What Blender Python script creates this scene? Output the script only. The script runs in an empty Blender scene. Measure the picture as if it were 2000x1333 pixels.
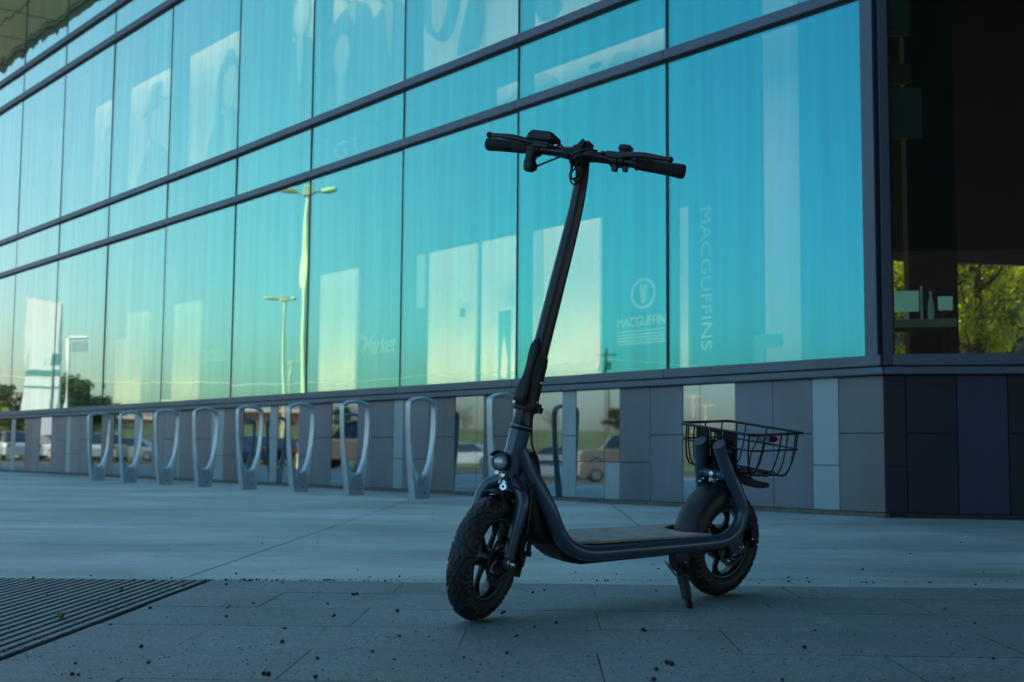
import bpy, bmesh, math, random
from mathutils import Vector, Matrix, noise
R = math.radians
sc = bpy.context.scene
col = sc.collection
random.seed(7)

# ------------------------------------------------------------------ camera
FPX, CAMH = 2450.0, 0.39            # focal length in photo pixels (2000 wide), camera height
PIT, ROL = math.atan2(218.5, FPX), math.atan(0.008)
cd = bpy.data.cameras.new('camera'); cam = bpy.data.objects.new('camera', cd); col.objects.link(cam)
sc.camera = cam
cd.sensor_width = 36; cd.lens = FPX / 2000 * 36
cd.clip_start = 0.02; cd.clip_end = 3000
cam.matrix_world = Matrix.Translation((0, 0, CAMH)) @ Matrix.Rotation(PIT, 4, 'X') @ Matrix.Rotation(R(90), 4, 'X') @ Matrix.Rotation(ROL, 4, 'Z')
cd.dof.use_dof = True; cd.dof.focus_distance = 3.1; cd.dof.aperture_fstop = 7.1

# ------------------------------------------------------------------ light
SUN_EL, SUN_AZ = 33.0, 28.0         # azimuth measured from +Y towards +X (behind the building)
w = bpy.data.worlds.new('World'); sc.world = w; w.use_nodes = True
nt = w.node_tree; bg = nt.nodes['Background']
sky = nt.nodes.new('ShaderNodeTexSky'); sky.sky_type = 'NISHITA'; sky.sun_disc = False
sky.sun_elevation = R(SUN_EL); sky.sun_rotation = R(SUN_AZ); sky.air_density = 1.0; sky.dust_density = 2.6; sky.ozone_density = 1.6
hs = nt.nodes.new('ShaderNodeHueSaturation'); hs.inputs['Hue'].default_value = .476; hs.inputs['Saturation'].default_value = 1.22
nt.links.new(sky.outputs[0], hs.inputs['Color']); nt.links.new(hs.outputs[0], bg.inputs[0]); bg.inputs[1].default_value = 0.11
sd = bpy.data.lights.new('sun', 'SUN'); sun = bpy.data.objects.new('sun', sd); col.objects.link(sun)
sd.energy = 3.4; sd.angle = R(0.5); sd.color = (1, .93, .82)
sdir = Vector((math.sin(R(SUN_AZ)) * math.cos(R(SUN_EL)), math.cos(R(SUN_AZ)) * math.cos(R(SUN_EL)), math.sin(R(SUN_EL))))
sun.rotation_euler = sdir.to_track_quat('Z', 'Y').to_euler(); sun.location = sdir * 60
sc.view_settings.view_transform = 'Standard'; sc.view_settings.look = 'None'
sc.view_settings.exposure = 1.38; sc.view_settings.gamma = 1
sc.render.engine = 'CYCLES'
sc.cycles.max_bounces = 10; sc.cycles.transparent_max_bounces = 12

# ------------------------------------------------------------------ helpers
def mat(name, base, rough=.5, metal=0, spec=.5, bump=None, var=None, coat=0, emis=None):
    """bump=(scale,strength,distance); var=(scale,amount[,stretch vector])"""
    m = bpy.data.materials.new(name); m.use_nodes = True; t = m.node_tree; n = t.nodes; l = t.links
    b = n['Principled BSDF']; b.inputs['Base Color'].default_value = (*base, 1)
    b.inputs['Roughness'].default_value = rough; b.inputs['Metallic'].default_value = metal
    b.inputs['Specular IOR Level'].default_value = spec; b.inputs['Coat Weight'].default_value = coat
    if emis:
        b.inputs['Emission Color'].default_value = (*emis[:3], 1); b.inputs['Emission Strength'].default_value = emis[3]
    if bump or var:
        tc = n.new('ShaderNodeTexCoord')
    if var:
        mp = n.new('ShaderNodeMapping'); l.new(tc.outputs['Object'], mp.inputs[0])
        if len(var) > 2: mp.inputs['Scale'].default_value = var[2]
        nz = n.new('ShaderNodeTexNoise'); nz.inputs['Scale'].default_value = var[0]; nz.inputs['Detail'].default_value = 6
        nz.inputs['Roughness'].default_value = .65
        l.new(mp.outputs[0], nz.inputs[0])
        mr = n.new('ShaderNodeMapRange'); mr.inputs[1].default_value = .3; mr.inputs[2].default_value = .7
        mr.inputs[3].default_value = 1 - var[1]; mr.inputs[4].default_value = 1 + var[1]; l.new(nz.outputs[0], mr.inputs[0])
        mx = n.new('ShaderNodeVectorMath'); mx.operation = 'SCALE'; mx.inputs[0].default_value = base
        l.new(mr.outputs[0], mx.inputs['Scale']); l.new(mx.outputs[0], b.inputs['Base Color'])
    if bump:
        nb = n.new('ShaderNodeTexNoise'); nb.inputs['Scale'].default_value = bump[0]; nb.inputs['Detail'].default_value = 4
        l.new(tc.outputs['Object'], nb.inputs[0]); bp = n.new('ShaderNodeBump')
        bp.inputs['Strength'].default_value = bump[1]; bp.inputs['Distance'].default_value = bump[2]
        l.new(nb.outputs[0], bp.inputs['Height']); l.new(bp.outputs[0], b.inputs['Normal'])
    return m

def glass(name, ramp, trans, f0, f90, wob=.0016, streak=.12, dust=.03):
    """coated facade glass: tinted mirror reflection over tinted see-through"""
    m = bpy.data.materials.new(name); m.use_nodes = True; t = m.node_tree; n = t.nodes; l = t.links
    n.remove(n['Principled BSDF']); out = n['Material Output']
    g = n.new('ShaderNodeBsdfGlossy'); g.inputs['Roughness'].default_value = .015
    tr = n.new('ShaderNodeBsdfTransparent'); tr.inputs[0].default_value = (*trans, 1)
    lw = n.new('ShaderNodeLayerWeight'); lw.inputs[0].default_value = .5
    mr = n.new('ShaderNodeMapRange'); mr.inputs[3].default_value = f0; mr.inputs[4].default_value = f90
    l.new(lw.outputs['Facing'], mr.inputs[0])
    tc = n.new('ShaderNodeTexCoord')
    mp = n.new('ShaderNodeMapping'); mp.inputs['Scale'].default_value = (3.2, 3.2, .10); l.new(tc.outputs['Object'], mp.inputs[0])
    nz = n.new('ShaderNodeTexNoise'); nz.inputs['Scale'].default_value = 3; nz.inputs['Detail'].default_value = 8; nz.inputs['Roughness'].default_value = .75
    l.new(mp.outputs[0], nz.inputs[0])
    m2 = n.new('ShaderNodeMapRange'); m2.inputs[1].default_value = .3; m2.inputs[2].default_value = .7
    m2.inputs[3].default_value = 1 - streak; m2.inputs[4].default_value = 1 + streak; l.new(nz.outputs[0], m2.inputs[0])
    sv = n.new('ShaderNodeVectorMath'); sv.operation = 'SCALE'
    cr = n.new('ShaderNodeValToRGB'); l.new(lw.outputs['Facing'], cr.inputs[0]); e = cr.color_ramp.elements
    for i_, (p_, c_) in enumerate(ramp):
        q_ = e[i_] if i_ < 2 else e.new(p_)
        q_.position = p_; q_.color = (*c_, 1)
    l.new(cr.outputs[0], sv.inputs[0])
    l.new(m2.outputs[0], sv.inputs['Scale']); l.new(sv.outputs[0], g.inputs[0])
    nb = n.new('ShaderNodeTexNoise'); nb.inputs['Scale'].default_value = .9; nb.inputs['Detail'].default_value = 1.5
    mp2 = n.new('ShaderNodeMapping'); mp2.inputs['Scale'].default_value = (1.6, 1.6, .8)
    l.new(tc.outputs['Object'], mp2.inputs[0]); l.new(mp2.outputs[0], nb.inputs[0])
    bp = n.new('ShaderNodeBump'); bp.inputs['Strength'].default_value = 1; bp.inputs['Distance'].default_value = wob
    l.new(nb.outputs[0], bp.inputs['Height']); l.new(bp.outputs[0], g.inputs['Normal'])
    mx = n.new('ShaderNodeMixShader'); l.new(mr.outputs[0], mx.inputs[0]); l.new(tr.outputs[0], mx.inputs[1]); l.new(g.outputs[0], mx.inputs[2])
    # a thin film of dust that scatters a little light
    df = n.new('ShaderNodeBsdfDiffuse'); df.inputs[0].default_value = (.5, .6, .6, 1)
    m3 = n.new('ShaderNodeMixShader'); m3.inputs[0].default_value = dust
    l.new(mx.outputs[0], m3.inputs[1]); l.new(df.outputs[0], m3.inputs[2]); l.new(m3.outputs[0], out.inputs[0])
    return m

class MB:
    """collects shapes; build() links them as ONE mesh object"""
    def __init__(s): s.v = []; s.f = []; s.mi = []
    def add(s, vs, fs, mi=0):
        o = len(s.v); s.v += [tuple(v) for v in vs]; s.f += [tuple(i + o for i in f) for f in fs]; s.mi += [mi] * len(fs); return s
    def box(s, c, d, ax=None, mi=0):
        c = Vector(c); ax = ax or (Vector((1, 0, 0)), Vector((0, 1, 0)), Vector((0, 0, 1)))
        vs = [c + ax[0] * (i * d[0] / 2) + ax[1] * (j * d[1] / 2) + ax[2] * (k * d[2] / 2) for i in (-1, 1) for j in (-1, 1) for k in (-1, 1)]
        return s.add(vs, [(0, 1, 3, 2), (4, 6, 7, 5), (0, 4, 5, 1), (2, 3, 7, 6), (0, 2, 6, 4), (1, 5, 7, 3)], mi)
    def prism(s, pts, axis, mi=0):
        """polygon (list of 3-D points) extruded along axis"""
        n = len(pts); a = Vector(axis); P = [Vector(p) for p in pts]
        vs = P + [p + a for p in P]
        return s.add(vs, [tuple(range(n))[::-1], tuple(range(n, 2 * n))] + [(i, (i + 1) % n, n + (i + 1) % n, n + i) for i in range(n)], mi)
    def loft(s, rings, cap=True, closed=False, mi=0):
        n = len(rings[0]); vs = [p for r in rings for p in r]; fs = []
        m = len(rings)
        for i in range(m if closed else m - 1):
            for j in range(n):
                a = i * n + j; b = i * n + (j + 1) % n; c = ((i + 1) % m) * n + (j + 1) % n; d = ((i + 1) % m) * n + j
                fs.append((a, b, c, d))
        if cap and not closed: fs += [tuple(range(n))[::-1], tuple(range((m - 1) * n, m * n))]
        return s.add(vs, fs, mi)
    def tube(s, pts, r, seg=12, smooth=0, closed=False, mi=0, up=None, flat=1.0, ex=2.0):
        P = [Vector(p) for p in pts]; rr = r if isinstance(r, (list, tuple)) else [r] * len(P)
        if smooth: P, rr = spline(P, rr, smooth, closed)
        n = len(P); rings = []
        t0 = (P[1] - P[0]).normalized()
        u = Vector(up) if up else (Vector((0, 0, 1)) if abs(t0.z) < .9 else Vector((1, 0, 0)))
        for i in range(n):
            if closed: t = (P[(i + 1) % n] - P[i - 1]).normalized()
            else: t = (P[min(i + 1, n - 1)] - P[max(i - 1, 0)]).normalized()
            if up: u = Vector(up)
            u = (u - t * u.dot(t)).normalized(); b = t.cross(u)
            ring = []
            for k in range(seg):
                a = 2 * math.pi * k / seg; c, q = math.cos(a), math.sin(a)
                c = math.copysign(abs(c) ** (2 / ex), c); q = math.copysign(abs(q) ** (2 / ex), q)
                ring.append(P[i] + u * (c * rr[i]) + b * (q * rr[i] * flat))
            rings.append(ring)
        return s.loft(rings, closed=closed, mi=mi)
    def lathe(s, prof, o, ax, seg=32, mi=0, a0=0, a1=2 * math.pi):
        """prof = [(radius, height along axis)]"""
        o = Vector(o); ax = Vector(ax).normalized(); u = ax.orthogonal().normalized(); b = ax.cross(u)
        rings = [[o + ax * h + (u * math.cos(2 * math.pi * k / seg) + b * math.sin(2 * math.pi * k / seg)) * max(r, 1e-5) for k in range(seg)] for r, h in prof]
        return s.loft(rings, mi=mi, cap=not (prof[0] == prof[-1]))
    def ball(s, c, r, seg=12, sq=(1, 1, 1), mi=0):
        c = Vector(c); rings = []
        for i in range(1, seg // 2):
            a = math.pi * i / (seg // 2)
            rings.append([c + Vector((r * sq[0] * math.sin(a) * math.cos(2 * math.pi * k / seg), r * sq[1] * math.sin(a) * math.sin(2 * math.pi * k / seg), r * sq[2] * math.cos(a))) for k in range(seg)])
        return s.loft(rings, mi=mi)
    def build(s, name, m, parent=None, smooth=None, bevel=0, bseg=2):
        me = bpy.data.meshes.new(name); me.from_pydata([tuple(v) for v in s.v], [], s.f)
        ms = m if isinstance(m, (list, tuple)) else [m]
        for q in ms: me.materials.append(q)
        if len(ms) > 1: me.polygons.foreach_set('material_index', s.mi)
        bm = bmesh.new(); bm.from_mesh(me); bmesh.ops.recalc_face_normals(bm, faces=bm.faces); bm.to_mesh(me); bm.free()
        o = bpy.data.objects.new(name, me); col.objects.link(o)
        if parent: o.parent = parent
        if bevel:
            md = o.modifiers.new('bevel', 'BEVEL'); md.width = bevel; md.segments = bseg; md.limit_method = 'ANGLE'; md.angle_limit = R(35)
            md.harden_normals = False
        if smooth is not None:
            me.polygons.foreach_set('use_smooth', [True] * len(me.polygons))
            me.set_sharp_from_angle(angle=R(smooth))
        return o

def spline(P, rr, n, closed=False):
    out = []; ro = []; m = len(P)
    for i in range(m if closed else m - 1):
        if closed: p0, p1, p2, p3 = P[i - 1], P[i], P[(i + 1) % m], P[(i + 2) % m]; r1, r2 = rr[i], rr[(i + 1) % m]
        else: p0, p1, p2, p3 = P[max(i - 1, 0)], P[i], P[i + 1], P[min(i + 2, m - 1)]; r1, r2 = rr[i], rr[i + 1]
        for k in range(n):
            t = k / n
            out.append(.5 * ((2 * p1) + (p2 - p0) * t + (2 * p0 - 5 * p1 + 4 * p2 - p3) * t * t + (3 * p1 - p0 - 3 * p2 + p3) * t ** 3))
            ro.append(r1 + (r2 - r1) * (3 * t * t - 2 * t ** 3))
    if not closed: out.append(P[-1]); ro.append(rr[-1])
    return out, ro

def tag(o, label=None, cat=None, group=None, kind=None):
    if label: o['label'] = label
    if cat: o['category'] = cat
    if group: o['group'] = group
    if kind: o['kind'] = kind
    return o

def empty(name, loc=(0, 0, 0), rz=0):
    o = bpy.data.objects.new(name, None); col.objects.link(o); o.location = loc; o.rotation_euler = (0, 0, rz); o.empty_display_size = .1
    return o

def copy_tree(o, parent=None):
    c = o.copy(); col.objects.link(c)
    if parent: c.parent = parent
    for ch in o.children: copy_tree(ch, c)
    return c

def ray(x, y):
    X, Y = x - 1000, 666.5 - y; c, s = math.cos(ROL), math.sin(ROL)
    a, b = X * c - Y * s, X * s + Y * c
    d = Vector((a, FPX * math.cos(PIT) - b * math.sin(PIT), FPX * math.sin(PIT) + b * math.cos(PIT)))
    return d / d.y
def ground(x, y, z=0):
    d = ray(x, y); t = (z - CAMH) / d.z; return Vector((0, 0, CAMH)) + d * t

# ------------------------------------------------------------------ materials
M = dict(
    mull=mat('mullion_metal', (.10, .118, .16), .42, .35, bump=(60, .05, .001), var=(1.5, .12)),
    sill=mat('sill_metal', (.10, .128, .155), .45, .3, var=(2, .15)),
    joint=mat('dark_joint', (.012, .015, .02), .6),
    panel=mat('grey_panel', (.095, .128, .165), .34, .0, spec=.7, var=(1.6, .26, (1, 1, .3)), bump=(3, .03, .004)),
    panel2=mat('warm_grey_panel', (.082, .100, .115), .36, .0, spec=.7, var=(1.6, .28, (1, 1, .3)), bump=(3, .03, .004)),
    light=mat('pale_panel', (.21, .32, .37), .28, .2, spec=.7, var=(1.5, .1, (1, 1, .35))),
    mirror=mat('mirror_panel', (.27, .375, .42), .025, 1.0, var=(1.3, .1, (1, 1, .3)), bump=(.8, .25, .003)),
    blue=mat('navy_panel', (.018, .032, .068), .3, .0, spec=.6, var=(1.5, .15)),
    hoop=mat('rack_cast_metal', (.42, .50, .55), .30, .7, bump=(140, .12, .001), var=(5, .12)),
    dark_in=mat('interior_dark', (.014, .010, .009), .8),
    wood=mat('soffit_wood', (.98, .68, .34), .7, var=(.8, .12)),
    beige=mat('beige_board', (.80, .72, .58), .8, var=(1, .06)),
    white=mat('white_paint', (.8, .8, .78), .5, var=(2, .04)),
    faint=mat('pale_lettering', (.55, .62, .6), .7),
    frame=mat('slate_frame_paint', (.044, .083, .128), .36, .25, coat=.25, bump=(300, .03, .0004)),
    black=mat('black_plastic', (.006, .007, .009), .48, bump=(260, .08, .0004)),
    blackm=mat('black_metal', (.007, .008, .011), .36, .2, coat=.2),
    rubber=mat('tyre_rubber', (.012, .014, .018), .55, bump=(180, .25, .0008), var=(14, .3)),
    steel=mat('bright_steel', (.55, .56, .58), .25, 1),
    disc=mat('brake_disc_steel', (.10, .10, .115), .36, .9),
    teal=mat('teal_rim_tape', (.02, .42, .50), .35),
    grip=mat('grip_rubber', (.006, .006, .008), .7, bump=(500, .3, .0006)),
    deck=mat('deck_grip', (.34, .325, .30), .8, bump=(350, .5, .0015), var=(30, .25)),
    lens=mat('lamp_lens', (.45, .5, .52), .12, .3, coat=.6),
    red=mat('red_lens', (.35, .012, .015), .2, coat=.5),
    greyp=mat('grey_plate', (.16, .17, .18), .4, .5),
    endcap=mat('end_cap', (.055, .065, .095), .55),
    spring=mat('spring_wire', (.22, .22, .22), .4, .8),
    pod=mat('seed_pod', (.018, .013, .012), .8, bump=(500, .6, .001)),
    podr=mat('seed_husk', (.25, .12, .08), .8),
    weed=mat('weed_leaf', (.16, .22, .02), .6),
)

# ------------------------------------------------------------------ facade lines
def ray_on(x, y, a, d):
    """plan point where the pixel's ray meets the line a + t d"""
    r = ray(x, y); den = r.x * d.y - r.y * d.x
    t = (a.x * d.y - a.y * d.x) / den
    return Vector((r.x * t, r.y * t))
ja, jb, jc = Vector((1.185, 9.493)), Vector((-3.421, 15.264)), Vector((-8.622, 21.593))
d1, d2 = (ja - jb).normalized(), (jb - jc).normalized()      # point to the right
J = [ray_on(x, y, ja, d1) for x, y in ((1303, 121), (1013, 219), (788.5, 292), (607, 350))] + [jb]
J += [ray_on(x, y, jb, d2) for x, y in ((325, 444), (210.5, 481), (114, 510), (31, 535))]
for k in range(7): J.append(J[-1] - d2 * 1.98)
C0 = ray_on(1724, 715, ja, d1)                              # the building corner
d3 = Vector((.978, -.208)).normalized()                     # direction of the right-hand face
n1, n2, n3 = Vector((-d1.y, d1.x)) * -1, Vector((-d2.y, d2.x)) * -1, Vector((-d3.y, d3.x)) * -1
for q in (n1, n2, n3):
    if q.dot(-C0) < 0: q.negate()
C1 = C0 + d3 * 16
Z = Vector((0, 0, 1))
def V3(p, z=0): return Vector((p.x, p.y, z))
NODES = [C0] + J            # from the corner to the far left
def seg_dir(k): return ((NODES[k] - NODES[k + 1]).normalized(), n1 if k <= 4 else n2)

def onpane(x, y, off=0., k=None):
    """world point where the pixel's ray meets the facade plane moved inwards by off"""
    base, d, n = (ja, d1, n1) if (k is None and x > 460) or (k not in (None, 'R') and k <= 4) else (jb, d2, n2)
    if k == 'R': base, d, n = C0, d3, n3
    b = base - n * off; p = ray_on(x, y, b, d); r = ray(x, y)
    return Vector((p.x, p.y, CAMH + r.z * p.y))

def mir(xv, yv, z=0, face=1):
    base, n = ((ja, n1), (jb, n2), (C0, n3))[face - 1]
    v = Vector((xv, yv)) - base; p = Vector((xv, yv)) - n * (2 * v.dot(n)); return Vector((p.x, p.y, z))
def mirpx(x, D, z=0, face=1, y=880):
    """real place of a thing whose mirror image stands at photo column x, D metres deep"""
    r = ray(x, y); return mir(r.x * D, D, z, face)

# ------------------------------------------------------------------ ground
def sheet(name, pts, m, z=0):
    b = MB(); b.add([Vector((p.x, p.y, p.z if len(p) > 2 and z is None else z)) for p in pts], [tuple(range(len(pts)))])
    return tag(b.build(name, m), kind='structure')

def concrete_mat():
    m = bpy.data.materials.new('plaza_concrete'); m.use_nodes = True; t = m.node_tree; n = t.nodes; l = t.links
    b = n['Principled BSDF']; b.inputs['Roughness'].default_value = .5; b.inputs['Specular IOR Level'].default_value = .55
    tc = n.new('ShaderNodeTexCoord')
    def nz(sc_, det, stretch=(1, 1, 1), rough=.6):
        mp = n.new('ShaderNodeMapping'); mp.inputs['Scale'].default_value = stretch; l.new(tc.outputs['Object'], mp.inputs[0])
        q = n.new('ShaderNodeTexNoise'); q.inputs['Scale'].default_value = sc_; q.inputs['Detail'].default_value = det; q.inputs['Roughness'].default_value = rough
        l.new(mp.outputs[0], q.inputs[0]); return q.outputs[0]
    def mrg(s_, a, bb, c, d):
        q = n.new('ShaderNodeMapRange'); q.inputs[1].default_value = a; q.inputs[2].default_value = bb; q.inputs[3].default_value = c; q.inputs[4].default_value = d
        l.new(s_, q.inputs[0]); return q.outputs[0]
    def mul(a, bb):
        q = n.new('ShaderNodeMath'); q.operation = 'MULTIPLY'; l.new(a, q.inputs[0]); l.new(bb, q.inputs[1]); return q.outputs[0]
    big = mrg(nz(.55, 5, (1, 1.6, 1)), .35, .65, .66, 1.22)
    mid = mrg(nz(3.2, 8, (.5, 1.6, 1), .75), .3, .7, .72, 1.24)
    fine = mrg(nz(110, 4), .3, .7, .80, 1.2)
    wet = mrg(nz(1.1, 6, (.5, 1.8, 1), .7), .56, .66, 1, .82)
    k = mul(mul(big, mid), mul(fine, wet))
    v = n.new('ShaderNodeVectorMath'); v.operation = 'SCALE'; v.inputs[0].default_value = (.42, .49, .49); l.new(k, v.inputs['Scale'])
    l.new(v.outputs[0], b.inputs['Base Color'])
    l.new(mrg(nz(1.7, 6, (.5, 1.5, 1), .7), .35, .65, .42, .66), b.inputs['Roughness'])
    bp = n.new('ShaderNodeBump'); bp.inputs['Strength'].default_value = .35; bp.inputs['Distance'].default_value = .002
    l.new(nz(90, 5), bp.inputs['Height']); l.new(bp.outputs[0], b.inputs['Normal'])
    return m
M['concrete'] = concrete_mat()

def stone_mat():
    m = bpy.data.materials.new('stone_pavers'); m.use_nodes = True; t = m.node_tree; n = t.nodes; l = t.links
    b = n['Principled BSDF']; b.inputs['Roughness'].default_value = .62
    tc = n.new('ShaderNodeTexCoord'); at = n.new('ShaderNodeAttribute'); at.attribute_name = 'tone'
    def nz(sc_, det, rough=.6, st=(1, 1, 1)):
        mp = n.new('ShaderNodeMapping'); mp.inputs['Scale'].default_value = st; l.new(tc.outputs['Object'], mp.inputs[0])
        q = n.new('ShaderNodeTexNoise'); q.inputs['Scale'].default_value = sc_; q.inputs['Detail'].default_value = det; q.inputs['Roughness'].default_value = rough
        l.new(mp.outputs[0], q.inputs[0]); return q.outputs[0]
    def mrg(s_, a, bb, c, d):
        q = n.new('ShaderNodeMapRange'); q.inputs[1].default_value = a; q.inputs[2].default_value = bb; q.inputs[3].default_value = c; q.inputs[4].default_value = d
        l.new(s_, q.inputs[0]); return q.outputs[0]
    def mul(a, bb):
        q = n.new('ShaderNodeMath'); q.operation = 'MULTIPLY'; l.new(a, q.inputs[0]); l.new(bb, q.inputs[1]); return q.outputs[0]
    k = mul(mul(mrg(nz(210, 4, .8), .34, .66, .48, 1.6), mrg(nz(2.2, 7, .7), .3, .7, .8, 1.2)), at.outputs['Fac'])
    k = mul(k, mrg(nz(38, 5, .8, (.6, 1.6, 1)), .35, .65, .87, 1.13))
    v = n.new('ShaderNodeVectorMath'); v.operation = 'SCALE'; v.inputs[0].default_value = (.175, .215, .222); l.new(k, v.inputs['Scale'])
    l.new(v.outputs[0], b.inputs['Base Color'])
    bp = n.new('ShaderNodeBump'); bp.inputs['Strength'].default_value = .6; bp.inputs['Distance'].default_value = .0015
    l.new(nz(260, 5), bp.inputs['Height']); l.new(bp.outputs[0], b.inputs['Normal'])
    return m
M['stone'] = stone_mat()
M['asphalt'] = mat('asphalt', (.06, .06, .062), .85, var=(.5, .2), bump=(60, .4, .01))
M['lawn'] = mat('lawn_grass', (.085, .10, .035), .9, var=(.5, .3), bump=(30, .6, .05))
M['pit'] = mat('drain_pit', (.006, .006, .006), .9)

# plan frame of the paving: turned 1.5 degrees
pa = math.atan(65 / 2450.); PX_, PY_ = Vector((math.cos(pa), -math.sin(pa))), Vector((math.sin(pa), math.cos(pa)))
def pave(a, b, z=0): p = PX_ * a + PY_ * b; return Vector((p.x, p.y, z))
YB = 3.80                         # where concrete meets the stone paving
slabs = MB()
# concrete cast in strips with 6 mm joints
xs = [-400, -9.4, -6.6, -3.8, -1.10, .52, 2.2, 5, 8, 400]
g = .003
for i in range(len(xs) - 1):
    a, b_ = xs[i] + (g if i else 0), xs[i + 1] - (g if i < len(xs) - 2 else 0)
    slabs.add([pave(a, YB), pave(b_, YB), pave(b_, 60), pave(a, 60)], [(0, 1, 2, 3)])
slabs.add([pave(-400, -400, 0), pave(400, -400, 0), pave(400, -12, 0), pave(-400, -12, 0)], [(0, 1, 2, 3)])
slabs.add([pave(-400, -12, 0), pave(-14, -12, 0), pave(-14, YB, 0), pave(-400, YB, 0)], [(0, 1, 2, 3)])
slabs.add([pave(14, -12, 0), pave(400, -12, 0), pave(400, YB, 0), pave(14, YB, 0)], [(0, 1, 2, 3)])
tag(slabs.build('plaza', M['concrete']), kind='structure')
sheet('ground', [pave(-1500, -1500), pave(1500, -1500), pave(1500, 1500), pave(-1500, 1500)], M['pit'], -.012)
# stone pavers: running bond rows 0.33 deep, 0.56 long
rowsy = [3.80, 3.485, 3.155, 2.83, 2.505, 2.165, 1.84, 1.51]
while rowsy[-1] > -11.5: rowsy.append(rowsy[-1] - .33)
GX = -1.005                        # right edge of the slotted grate
pv = MB(); tones = []
for r_ in range(len(rowsy) - 1):
    y1, y0 = rowsy[r_], rowsy[r_ + 1]
    off = (-.418, -.713, -.433, -.73, -.456)[r_] if r_ < 5 else -.436 - .28 * (r_ % 2)
    k = -24
    while off + .56 * k < 14:
        xa, xb = off + .56 * k, off + .56 * (k + 1); k += 1
        if xb < -13.9: continue
        if y0 > 1.4 and xa < GX:
            if xb <= GX + .02: continue
            xa = GX + .008
        gg = random.choice([.0006, .0008, .001, .0015]); gy = random.choice([.0007, .0007, .0013])
        t = random.uniform(.93, 1.06) if xb < 1.5 or r_ > 6 else .96
        z = .002 + random.uniform(-.0006, .0006)
        pv.add([pave(xa + gg, y0 + gy, z), pave(xb - gg, y0 + gy, z), pave(xb - gg, y1 - gy, z), pave(xa + gg, y1 - gy, z)], [(0, 1, 2, 3)]); tones.append(t)
po = pv.build('stone_paving', M['stone'])
at = po.data.attributes.new('tone', 'FLOAT', 'FACE'); at.data.foreach_set('value', tones); tag(po, kind='structure')

# slotted drain grate at the lower left
gr = empty('drain_grate', pave(GX - .6, 2.7))
bars = MB(); pitch = .0306
k = 0
while k < 60:
    x1 = GX - .012 - pitch * k; k += 1
    bars.box(V3(pave(x1 - .009, 2.6) , -.004), (.0165, 2.38, .012), (V3(PX_), V3(PY_), Z))
fr_ = MB(); fr_.box(V3(pave(GX - .93, 3.793), -.004), (1.85, .010, .012), (V3(PX_), V3(PY_), Z))
for o in (bars.build('grate_bar_field', M['stone'], None), fr_.build('frame', M['stone'], None)):
    o.parent = gr; o.matrix_parent_inverse = Matrix.Translation(-Vector(gr.location))
gr.children[0].data.attributes.new('tone', 'FLOAT', 'FACE').data.foreach_set('value', [1.0] * len(gr.children[0].data.polygons))
gr.children[1].data.attributes.new('tone', 'FLOAT', 'FACE').data.foreach_set('value', [1.0] * len(gr.children[1].data.polygons))
tag(gr, 'slotted grey drain grate set in the paving at the lower left', 'drain grate')

# ------------------------------------------------------------------ the glass building
G1 = glass('teal_facade_glass', [(.18, (.08, .60, .75)), (.75, (.96, 1., .92)), (.36, (.13, .76, .74)), (.55, (.43, .93, .83))], (1., .95, .86), .32, .88, wob=.0020)
G1W = glass('wavy_facade_glass', [(.18, (.08, .60, .75)), (.75, (.96, 1., .92)), (.36, (.13, .76, .74)), (.55, (.43, .93, .83))], (1., .95, .86), .32, .88, wob=.0075)
G2 = glass('dark_side_glass', [(0., (.8, .8, .8)), (1., (.9, .9, .9))], (.72, .78, .74), .03, .35, streak=.05, dust=.004)
bld = empty('glass_building', V3(C0))
binv = Matrix.Translation(-V3(C0))
def bpart(mb, name, m, bevel=0, parent=None, smooth=None):
    o = mb.build(name, m, None, smooth=smooth, bevel=bevel); o.parent = parent or bld; o.matrix_parent_inverse = binv; return o
def wallbox(p, q, n, z0, z1, f, b):
    """box along plan line p->q from f (outwards) to b (inwards) of the line"""
    m = MB(); P = [V3(p + n * f, z0), V3(q + n * f, z0), V3(q - n * b, z0), V3(p - n * b, z0)]
    return m.prism(P, (0, 0, z1 - z0))
ROWS = [(1.03, 3.41), (3.505, 4.005), (4.10, 6.49), (6.60, 6.99), (7.10, 9.5)]
PW = .034
for k in range(len(NODES) - 1):
    a, b_ = NODES[k + 1], NODES[k]; d, n = seg_dir(k)
    a2, b2 = a + d * (PW / 2 if k < 15 else 0), b_ - d * (PW / 2 if k else .13)
    for z0, z1 in ROWS:
        t0_, t1_, t2_ = (random.uniform(-.0035, .0035) for _ in range(3))
        P_ = [V3(a2 + n * t0_, z0), V3(b2 + n * t1_, z0), V3(b2 + n * (t1_ + t2_), z1), V3(a2 + n * (t0_ + t2_), z1)]
        bpart(MB().prism(P_, V3(n * -.012)), 'window_pane', G1W if (k >= 8 and z0 > 6) else G1)
    if k < 15:
        bpart(wallbox(a - d * .013, a + d * .013, n, 1.03, 9.5, .004, .10), 'vertical_mullion', M['joint'])
    # horizontal bands, sill, coping
    for z0, z1 in ((3.41, 3.505), (4.005, 4.10), (6.49, 6.60), (6.99, 7.10), (9.5, 9.7)):
        bpart(wallbox(a + d * .002, b_ - d * (.002 if k else .10), n, z0 + .018, z1, .05, .06), 'mullion_band', M['mull'], .004)
        bpart(wallbox(a, b_ - d * (0 if k else .10), n, z0, z0 + .017, .012, .05), 'band_shadow_line', M['joint'])  # dark strip standing in for the shadow under each band
    bpart(wallbox(a + d * .003, b_ - d * (.003 if k else -.02), n, .962, 1.03, .055, .10), 'window_sill', M['sill'], .004)
    bpart(wallbox(a, b_ - d * (0 if k else .01), n, .952, .962, .03, .10), 'sill_reveal', M['joint'])
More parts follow.
